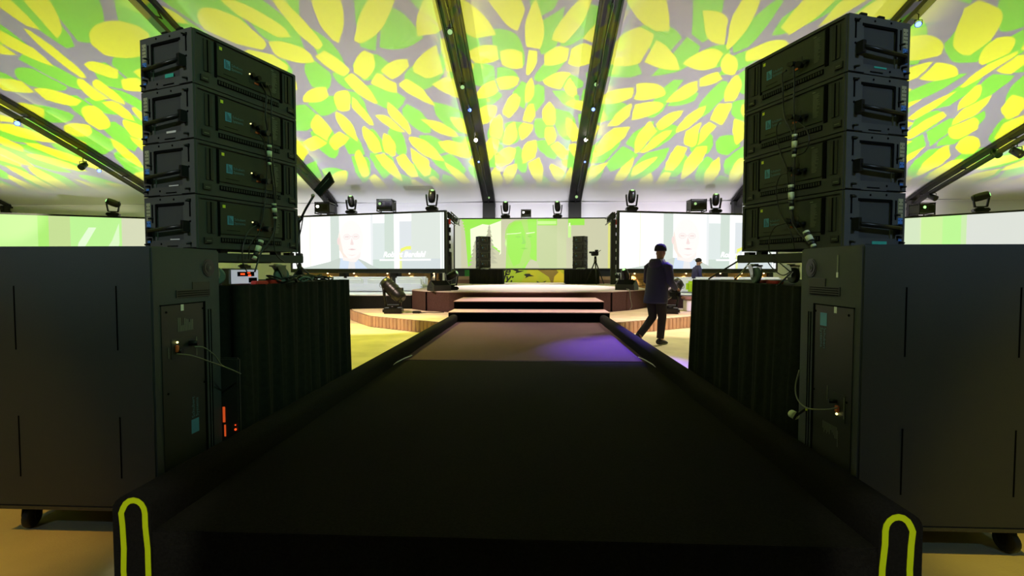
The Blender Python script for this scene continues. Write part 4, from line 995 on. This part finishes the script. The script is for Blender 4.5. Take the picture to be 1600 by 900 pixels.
# ------------------------------------------------------------------ subwoofers
def subwoofer(side, X, Y0, lab):
    D, H, Wd, ZB = .55, 1.375, .90, .165
    t = thing('subwoofer', lab, 'subwoofer', (X, Y0, 0)); m = -1 if side < 0 else 1   # body extends to x = m*Wd
    def bx(x0, y0, z0_, x1, y1, z1_, mb=None, bev=0): return (mb or MB()).b2((m*x0, y0, z0_), (m*x1, y1, z1_), bev=bev)
    obj('body', bx(0, 0, ZB, Wd, D, ZB+H, bev=.008), 'sub', t)
    for x in ([.19, .745] if side < 0 else [.205, .73]):
        for z_ in ((1.00, 1.335), (.325, .65)):
            obj('grille_slot', bx(x-.0035, -.0015, z_[0], x+.0035, .004, z_[1]), 'dead_black', t)
    obj('skid', bx(.02, .02, ZB-.02, Wd-.02, D-.02, ZB), 'black', t)
    obj('base_strip', bx(0, -.002, ZB-.016, Wd, .01, ZB+.0), 'cab_side', t)
    e = -.003
    # inner face (towards the runway)
    jy = .445 if side < 0 else .44
    mb = MB()
    for r0, x in ((.052, -.004), (.043, -.007), (.024, -.010)): mb.tube([(m*.002, jy, 1.43), (m*x, jy, 1.43)], r0, 24)
    obj('handle_cup', mb, 'metal', t); obj('cup_centre', MB().tube([(m*-.0095, jy, 1.43), (m*-.0125, jy, 1.43)], .012, 12), 'cab_side', t)
    vt = MB()
    (bx(0, .17, 1.262, -.004, .45, 1.305, vt), bx(0, .30, 1.305, -.004, .45, 1.348, vt)) if side < 0 else (bx(0, .17, 1.282, -.004, .46, 1.328, vt), bx(0, .30, 1.328, -.004, .46, 1.37, vt))
    v = obj('vent', vt, 'black', t)
    mb = MB()
    for k in range(6): bx(-.003, .18, 1.27+k*.012, -.0062, .445, 1.274+k*.012, mb) if (side < 0 and k < 3) or (side > 0 and k in (1, 2, 3, 4)) else None
    obj('vent_slats', mb, 'dead_black', v)
    pl = obj('rear_plate', bx(0, .055, .28, -.004, .40, 1.225), 'sub_rear', t)
    mb = MB(); bx(-.0, .05, 1.225, -.0055, .40, 1.231, mb); bx(0, .385, .26, -.0055, .405, 1.231, mb); obj('plate_edge', mb, 'dead_black', pl)
    for y in (.432, .455): obj('side_slot', bx(0, y, .3, -.003, y+.006, 1.18), 'dead_black', t)
    obj('bottom_strip', bx(0, .05, .262, -.01, .40, .270), 'cab_side', t)
    mb = MB()
    for y in (.09, .38):
        for z_ in (1.19, .75, .32): mb.tube([(m*-.003, y, z_), (m*-.007, y, z_)], .006, 8)
    obj('screw', mb, 'dead_black', pl)
    rot = (PI/2, 0, PI/2) if side < 0 else (PI/2, 0, -PI/2)
    if side < 0:
        obj('number_tag', bx(-.004, .20, 1.19, -.0052, .222, 1.225), 'white', pl)
        mb = MB(); rr = random.Random(2)
        for k in range(10): bx(-.004, .175+k*.0125, 1.075, -.0052, .181+k*.0125, 1.075+rr.uniform(.03, .08), mb)
        obj('printed_notes', mb, 'greyprint', pl)
        obj('logo_square', bx(-.004, .262, .475, -.0052, .325, .555), 'logo', pl, label='blue square logo')
        text('Schubert', .034, 'logo2', pl, (.0055, .290, .565), (PI/2, -PI/2, PI/2), 'logo_lettering'); text('Systems', .034, 'logo2', pl, (.0055, .322, .565), (PI/2, -PI/2, PI/2), 'logo_lettering')
        cy, cz = .155, .985
        cb_ = obj('connector_plate', bx(-.004, .12, .93, -.006, .32, 1.04), 'black', pl)
        obj('plug', MB().tube([(.006, .17, .97), (.03, .17, .97)], .013, 10).tube([(.006, .26, 1.0), (.05, .27, 1.0)], .015, 10), 'metal', cb_)
        obj('plug_ring', MB().box((.012, .155, .985), (.012, .022, .04), bev=.004), 'orange', cb_, label='orange plug'); obj('status_led', MB().ball((.013, .155, 1.02), .006, seg=8), 'ledyel', cb_)
        mb = MB(); bx(-.006, .095, .94, -.0075, .10, 1.0, mb); bx(-.006, .315, .92, -.0075, .32, .96, mb); bx(-.006, .315, .99, -.0075, .32, 1.03, mb); obj('print_line', mb, 'greyprint', cb_)
    else:
        obj('label_strip', bx(-.001, .190, 1.378, -.0025, .202, 1.495), 'greyprint', t); obj('label_square', bx(-.0012, .188, 1.378, -.0032, .204, 1.405), 'white', t)
        obj('number_tag', bx(-.004, .19, 1.192, -.0052, .212, 1.225), 'white', pl)
        obj('logo_square', bx(-.004, .275, 1.115, -.0052, .335, 1.185), 'logo', pl, label='blue square logo')
        text('Schubert', .032, 'logo2', pl, (-.0055, .300, 1.105), (PI/2, PI/2, -PI/2), 'logo_lettering'); text('Systems', .034, 'logo2', pl, (-.0055, .330, 1.105), (PI/2, PI/2, -PI/2), 'logo_lettering')
        cb_ = obj('connector_plate', bx(-.004, .10, .64, -.006, .20, .78), 'black', pl)
        obj('plug', MB().tube([(-.006, .17, .735), (-.04, .18, .735)], .012, 10), 'metal', cb_); obj('plug_ring', MB().box((-.012, .155, .70), (.012, .03, .035), bev=.004), 'orange', cb_, label='orange plug'); obj('status_led', MB().ball((-.013, .155, .674), .006, seg=8), 'ledyel', cb_)
        mb = MB(); rr = random.Random(6)
        for k in range(11): bx(-.004, .165+k*.012, .60-rr.uniform(.03, .07), -.0052, .170+k*.012, .60, mb)
        bx(-.004, .155, .50, -.0054, .160, .585, mb); obj('printed_notes', mb, 'greyprint', pl)
        mb = MB(); bx(-.006, .105, .66, -.0075, .11, .77, mb); bx(-.006, .25, .72, -.0075, .253, .80, mb); obj('print_line', mb, 'greyprint', cb_)
    for x, y, rz in ((.13, .1, .4), (.80, .10, .2), (.13, D-.1, 0), (.80, D-.1, 0)): caster(t, (m*x, y, .0), .058, rz, 'rubber', 'metal')
    return t
subwoofer(-1, -1.97, 2.45, 'large black subwoofer on casters at the left edge of the frame')
subwoofer(1, 1.575, 2.44, 'large black subwoofer on casters at the right edge of the frame')
cable('upper grey cable drooping from the left subwoofer plug', [atX(304, 542, -1.93), atX(318, 543, -1.9), atX(335, 555, -1.88), atX(346, 570, -1.87), atX(358, 577, -1.85)], .004, 'greycable')
cable('lower grey cable drooping from the left subwoofer plug', [atX(276, 553, -1.94), atX(300, 556, -1.90), atX(330, 566, -1.86), atX(360, 577, -1.84), atX(376, 584, -1.83)], .004, 'greycable')
cable('grey cable curving from the right subwoofer plug up its rear edge', [atX(1309, 637, 1.53), atX(1290, 640, 1.49), atX(1262, 638, 1.47), atX(1247, 625, 1.48), atX(1243, 605, 1.5), atX(1249, 578, 1.52)], .0042, 'greycable')
cj = atX(1240, 648, 1.50)
t = thing('cable_joint', 'round pale cable joint hanging beside the right subwoofer', 'cable joint', cj)
obj('taped_sleeve', MB().tube([(0, -.02, 0), (0, .02, .0)], .023, 14), 'sleeve', t); obj('strap', MB().box((0, -.022, 0), (.012, .006, .05), rot=(0, .5, 0)).tube([(0, -.02, 0), (.06, .0, .03)], .008, 6), 'cable', t)
obj('yellow_band', MB().tube([(.068, 0, .030), (.085, 0, .030)], .006, 8), 'yellow', t)
# power box with red lights on the floor behind the left subwoofer
pb_ = atX(350, 680, -2.0)
t = thing('power_box', 'dark box with glowing red lights low beside the left table', 'electronics', (-1.93, 3.045, 0), 0)
obj('case', MB().b2((-.12, -.03, 0), (.06, .0, .86), bev=.01), 'black', t)
def P_(px, py): q = atY(px, py, 3.01); return q-t.location
a = P_(349, 636); b = P_(352, 660); obj('indicator', MB().b2((a.x-.006, -.034, b.z), (a.x+.008, -.030, a.z)), 'ledorange', t)
a = P_(351, 664); b = P_(352, 682); obj('indicator', MB().b2((a.x-.004, -.034, b.z), (a.x+.005, -.030, a.z)), 'ledorange', t)
q = P_(368, 671); obj('indicator', MB().ball((q.x, -.035, q.z), .007, seg=8).ball((q.x-.001, -.034, q.z+.028), .004, seg=8), 'ledred', t)

# ------------------------------------------------------------------ big moving heads on the skirted platforms
moving_head('large moving head light on the left skirted platform, head tipped down', (-3.70, 12.75, .272), .1, 1.12, (math.radians(128), 0, math.radians(60)), 'lens_glass', True)
moving_head('large moving head light on the right platform beside the walking person', (3.52, 13.0, .272), -.2, 1.12, (math.radians(125), 0, math.radians(-60)), 'lens_glass', True)
t = thing('floor_box', 'small black box lying on the left skirted platform', 'box', (-3.08, 12.75, .272)); obj('case', MB().box((0, 0, .03), (.22, .16, .06), bev=.02), 'metal', t); obj('lid', MB().box((0, 0, .064), (.12, .08, .01)), 'steel', t)
cable('thin black cable trailing over the left platform from the small box', [(-2.98, 12.78, .28), (-2.8, 12.95, .28), (-2.6, 12.9, .28), (-2.4, 13.0, .28)], .012)
# wedge monitors on the stage front, with moving heads behind them
def wedge(lab, loc, rz, m='black', s=1.0, face='lens_green'):
    t = thing('floor_monitor', lab, 'monitor speaker', loc, rz); t.scale = (s, s, s)
    sec = [(-.19, 0), (.19, 0), (.19, .12), (.02, .30), (-.19, .16)]
    mb = MB().rings([[(x, y, z) for y, z in sec] for x in (-.29, .29)], smooth=False); obj('case', mb, m, t)
    g = MB(); g.poly([(-.26, -.186, .168), (.26, -.186, .168), (.26, .012, .302), (-.26, .012, .302)]); obj('speaker_grille', g, 'dead_black' if m == 'black' else m, t)
    obj('side_handle', MB().box((-.295, 0, .11), (.012, .12, .03)), 'metal', t)
    return t
p = atZ(681, 455.5, .825); wedge('black wedge monitor on the left front corner of the stage', (p.x, p.y+.45, .825), .75, s=.95)
moving_head('moving head light behind the left wedge monitor', (p.x+.28, p.y+.95, .825), .4, .78, (math.radians(60), 0, .9))
p = atZ(984, 454, .825); wedge('black wedge monitor on the right front corner of the stage', (p.x, p.y+.45, .825), -.55, s=.98)
moving_head('moving head light behind the right wedge monitor', (p.x+.05, p.y+.98, .825), -.3, .80, (math.radians(30), 0, -.4), 'grnled')
cable('thin cable hanging over the stage front below the right wedge monitor', [(p.x-.05, p.y+.2, .86), (p.x-.03, p.y-.12, .83), (p.x-.02, p.y-.2, .62), (p.x+.02, p.y-.2, .40), (p.x-.04, p.y-.2, .30)], .012, 'greycable')
wedge('brown wedge monitor at the back of the stage left of the draped table', (-3.05, 21.0, .825), .1, 'wedge_brown', 1.0)
wedge('brown wedge monitor at the back of the stage right of the draped table', (3.0, 21.0, .825), -.1, 'wedge_brown', 1.0)
moving_head('moving head light lying at the back right corner of the stage', (3.5, 21.2, .825), .2, .6, (math.radians(60), 0, -.9))
# video camera on tripod behind the right stage table
vc = thing('video_camera', 'video camera on a tripod at the back of the stage beside the right stack', 'camera', (2.42, 19.75, .825)); vc.scale = (1.25, 1.25, 1.0)
for a in (.5, 2.6, 4.7):
    obj('tripod_leg', MB().tube([(0, 0, .95), (.34*math.cos(a), .34*math.sin(a), .01)], [.022, .014], 8), 'metal', vc)
obj('tripod_head', MB().tube([(0, 0, .9), (0, 0, 1.12)], [.05, .035], 10), 'metal', vc)
obj('camera_body', MB().box((-.02, 0, 1.22), (.20, .34, .17), bev=.02).box((.03, -.05, 1.34), (.10, .16, .06), bev=.01).tube([(-.05, -.16, 1.22), (-.05, -.30, 1.22)], [.055, .065], 12), 'metal', vc)
obj('viewfinder', MB().box((-.15, -.02, 1.27), (.1, .08, .07), bev=.01).tube([(.08, .0, 1.28), (.17, .02, 1.36)], .012, 6), 'metal', vc)
# gear on small stage tables
for X, lab in ((-2.02, 'heap of black and silver cables at the foot of the left stage stack'), (1.86, 'heap of black and silver cables at the foot of the right stage stack')):
    o = obj('cable_coil', loops(int(X*7)+20, (X, 20.28, 1.412), 5, .14, 'cable', .014), 'steel'); tag(o, lab, 'cable')

# ------------------------------------------------------------------ sofas
def sofa(lab, X, Y, rz, w, pale='sofa', cush=2):
    t = thing('white_sofa', lab, 'sofa', (X, Y, .67), rz)
    obj('seat', MB().box((0, 0, .14), (w, .75, .24), bev=.04), pale, t)
    obj('backrest', MB().box((0, .34, .29), (w, .18, .42), bev=.05), pale, t)
    for k in range(cush):
        x = (k-(cush-1)/2)*w/cush; obj('cushion', MB().box((0, 0, 0), (w/cush*.78, .14, .30), rot=(.3, 0, .06*(k-.5)), bev=.05), 'cushion', t, loc=(x, .18, .33))
    mb = MB()
    for x in (-w/2+.08, w/2-.08):
        for y in (-.3, .3): mb.box((x, y, .012), (.04, .04, .024))
    obj('feet', mb, 'steel', t); return t
sofa('white sofa section at the left end beside the draped table', -7.35, 16.6, .1, 1.5)
sofa('white sofa section second from the left on the left lounge platform', -5.75, 16.4, .05, 1.45)
sofa('white sofa section closest to the stage on the left lounge platform', -4.35, 16.9, -.05, 1.15, 'sofa', 1)
sofa('low white sofa end just right of the right wedge monitor', 4.0+.62, 16.3, -.1, 1.2, 'sofa', 1)
sofa('white sofa section right behind the walking person', 5.92, 16.2, -.05, 1.3)
sofa('white sofa section with the lime cushion', 7.28, 16.1, -.12, 1.3)
tag(obj('lime_cushion', MB().box((0, 0, .21), (.50, .16, .34), rot=(.1, 0, 0), bev=.07), 'lime', loc=(4.98, 15.62, .68)), 'lime green cushion standing on the right lounge platform', 'cushion')
ot = thing('white_bench', 'white bench block lit violet beside the right table', 'bench', (4.75, 13.75, .272), -.05); obj('seat', MB().box((0, 0, .36), (1.3, .5, .08), bev=.02), 'wedge_brown', ot); obj('panel', MB().box((0, 0, .16), (1.2, .42, .32), bev=.02), 'sofa', ot)

# ------------------------------------------------------------------ people
def circ(cx, cy, z, rx, ry, n=20, tw=0, dy=0): return [(cx+rx*math.cos(2*PI*k/n), cy+ry*math.sin(2*PI*k/n), z+dy*math.sin(2*PI*k/n)) for k in range(n)]
def person(lab, loc, rz, s=1.0, small=False):
    t = thing('person', lab, 'person', loc, rz); t.scale = (s, s, s)
    V = [(0, 0, .95), (0, .03, 1.15), (0, .06, 1.36), (0, .085, 1.50), (0, .10, 1.58), (0, .12, 1.68), (0, .125, 1.76),
         (.10, .0, .90), (.10, .05, .50), (.10, .0, .10), (.10, .14, .05),
         (-.10, .0, .90), (-.09, .02, .50), (-.10, -.33, .17), (-.10, -.30, .08),
         (.19, .05, 1.44), (.26, .06, 1.16), (.22, .27, 1.03), (-.19, .05, 1.44), (-.26, .06, 1.16), (-.20, .26, 1.02)]
    E_ = [(0, 1), (1, 2), (2, 3), (3, 4), (4, 5), (5, 6), (0, 7), (7, 8), (8, 9), (9, 10), (0, 11), (11, 12), (12, 13), (13, 14), (2, 15), (15, 16), (16, 17), (2, 18), (18, 19), (19, 20)]
    R = [.13, .12, .14, .06, .06, (.085, .10), (.078, .09), .085, .055, .04, .03, .085, .055, .04, .03, .05, .04, .028, .05, .04, .028]
    if not small:
        for base, hx in ((17, 1), (20, -1)):   # palm and five fingers each
            bx_, by_, bz_ = V[base]
            V.append((bx_-.01*hx, by_+.07, bz_-.01)); R.append((.036, .018)); pi = len(V)-1; E_.append((base, pi))
            for k, (dx, ln) in enumerate(((-.028, .07), (-.010, .08), (.010, .075), (.027, .06))):
                V.append((bx_-.01*hx+dx, by_+.07+ln*.55, bz_-.025)); R.append(.0095); E_.append((pi, len(V)-1))
                V.append((bx_-.01*hx+dx, by_+.07+ln*.75, bz_-.055)); R.append(.008); E_.append((len(V)-2, len(V)-1))
            V.append((bx_-.045*hx, by_+.06, bz_+.0)); R.append(.011); E_.append((base, len(V)-1)); V.append((bx_-.05*hx, by_+.09, bz_-.025)); R.append(.009); E_.append((len(V)-2, len(V)-1))
    b = skinned('body', V, E_, R, 'skin', t)
    # face
    mb = MB().ball((0, .225, 1.675), .017, (1, 1.5, 1.7)); mb.ball((.088, .115, 1.675), .024, (.4, .8, 1.2)).ball((-.088, .115, 1.675), .024, (.4, .8, 1.2)); obj('nose_and_ears', mb, 'skin', t)
    obj('eyes', MB().ball((.033, .205, 1.70), .011).ball((-.033, .205, 1.70), .011), 'white', t); obj('mouth', MB().ball((0, .213, 1.635), .02, (1.2, .4, .25)), 'red', t)
    if small: obj('hair', MB().ball((0, .105, 1.755), .105, (1, 1.1, .85)), 'hair', t)
    else:
        rows = [circ(0, .11, z, rx, ry) for z, rx, ry in ((1.715, .100, .118), (1.735, .104, .122), (1.77, .102, .120), (1.81, .090, .105), (1.84, .064, .075), (1.855, .02, .02))]
        obj('beanie', MB().rings(rows), 'beanie', t, label='dark knitted beanie')
    # jacket: trunk and hem as one garment
    rows = [circ(0, y, z, rx, ry, 28) for z, y, rx, ry in ((.76, -.02, .235, .175), (.80, -.02, .24, .18), (.95, .0, .225, .170), (1.12, .02, .22, .165), (1.28, .05, .235, .165), (1.40, .06, .235, .155), (1.47, .07, .19, .13), (1.53, .085, .11, .105), (1.57, .09, .085, .09))]
    jk = obj('jacket', MB().rings(rows), 'navy', t)
    for s_ in (1, -1):
        i = 15 if s_ > 0 else 18
        a, b2, c = Vector(V[i]), Vector(V[i+1]), Vector(V[i+2])
        pts = [a+Vector((-.03*s_, 0, .0)), a+Vector((.03*s_, 0, -.03)), a.lerp(b2, .5)+Vector((.01*s_, 0, 0)), b2, b2.lerp(c, .4), b2.lerp(c, .8), c+Vector((0, .0, 0))]
        obj('sleeve', MB().tube(pts, [.085, .088, .078, .070, .062, .054, .048], 16), 'navy', jk)
    if not small:
        rows = [circ(0, -.035-.0*k, 1.40+.028*k, .135-.012*k, .075, 18, dy=-.02) for k in range(6)]
        obj('hood', MB().rings([circ(0, -.03, z, rx, ry, 18) for z, rx, ry in ((1.38, .05, .05), (1.42, .12, .075), (1.48, .145, .085), (1.54, .125, .075), (1.575, .09, .06))]), 'navy', jk)
    # trousers
    def leg(i):
        h, k, a = Vector(V[i]), Vector(V[i+1]), Vector(V[i+2]); return [h+Vector((0, 0, .04)), h, h.lerp(k, .5), k, k.lerp(a, .5), a+Vector((0, .0, .02))]
    mb = MB().rings([circ(0, 0, z, rx, .14, 20) for z, rx in ((.84, .17), (.90, .19), (1.0, .18))])
    mb.tube(leg(7), [.11, .11, .095, .078, .07, .066], 16); mb.tube(leg(11), [.11, .11, .095, .078, .07, .066], 16)
    obj('trousers', mb, 'trousers', t)
    def shoe(a, toe):
        a, toe = Vector(a), Vector(toe); d = (toe-a); up = Vector((0, 0, 1)); x = Vector((1, 0, 0)); rows = []
        for f, hw, hh, dz in ((-.55, .035, .04, .0), (-.35, .045, .055, .01), (.1, .045, .055, .01), (.6, .047, .04, -.0), (1.1, .045, .03, -.008), (1.45, .02, .018, -.016)):
            c = a+d*f; rows.append([tuple(c+x*hw*math.cos(q)+up*(hh*math.sin(q)+dz)) for q in [2*PI*k/12 for k in range(12)]])
        return MB().rings(rows)
    obj('shoe', shoe((.10, .0, .055), (.10, .14, .045)), 'shoe', t); obj('shoe', shoe((-.10, -.36, .13), (-.10, -.28, .04)), 'shoe', t)
    return t
person('person in a navy hooded jacket and beanie walking away beside the runway', (2.30, 9.42, 0), math.radians(-52), 1.03)
q = atY(1087, 403, 18.4)
person('distant dark-haired person walking past below the right screen', (q.x, 18.4, 0), math.radians(-85), 1.0, True)
bag = thing('shoulder_bag', 'dark bag held in front by the person in the navy jacket', 'bag', (2.72, 9.66, .88), -.9)
obj('bag_body', MB().box((0, 0, .06), (.24, .14, .20), bev=.06), 'shoe', bag); obj('bag_handle', MB().tube([(-.09, 0, .17), (-.06, 0, .235), (.06, 0, .235), (.09, 0, .17)], .01, 6), 'shoe', bag)

# repeats share a group
GROUPS = {'roof_truss': 'black trusses carrying the roof', 'truss_spotlight': 'small spotlights hung under the roof trusses', 'moving_head_light': 'moving head lights', 'video_projector': 'projectors on top of the screens',
          'projection_screen': 'large screens around the hall', 'draped_table': 'black-draped tables', 'subwoofer': 'subwoofers flanking the runway', 'wheeled_dolly': 'dollies under the tall stacks', 'cable_joint': 'taped cable joints',
          'floor_monitor': 'wedge monitors on the stage', 'white_sofa': 'white sofa sections', 'skirted_platform': 'platforms with pleated skirts', 'lounge_platform': 'lounge platforms', 'wheel_chock': 'red wheel chocks', 'cable_coil': 'heaps of cable',
          'cable': 'loose cables', 'screen_truss': 'truss frames between the screens', 'wood_block_wall': 'wooden block walls under the side screens', 'person': 'people in the hall'}
for o in COL.objects:
    k = o.name.split('.')[0]
    if o.parent is None and 'label' in o and 'group' not in o and k in GROUPS: o['group'] = GROUPS[k]
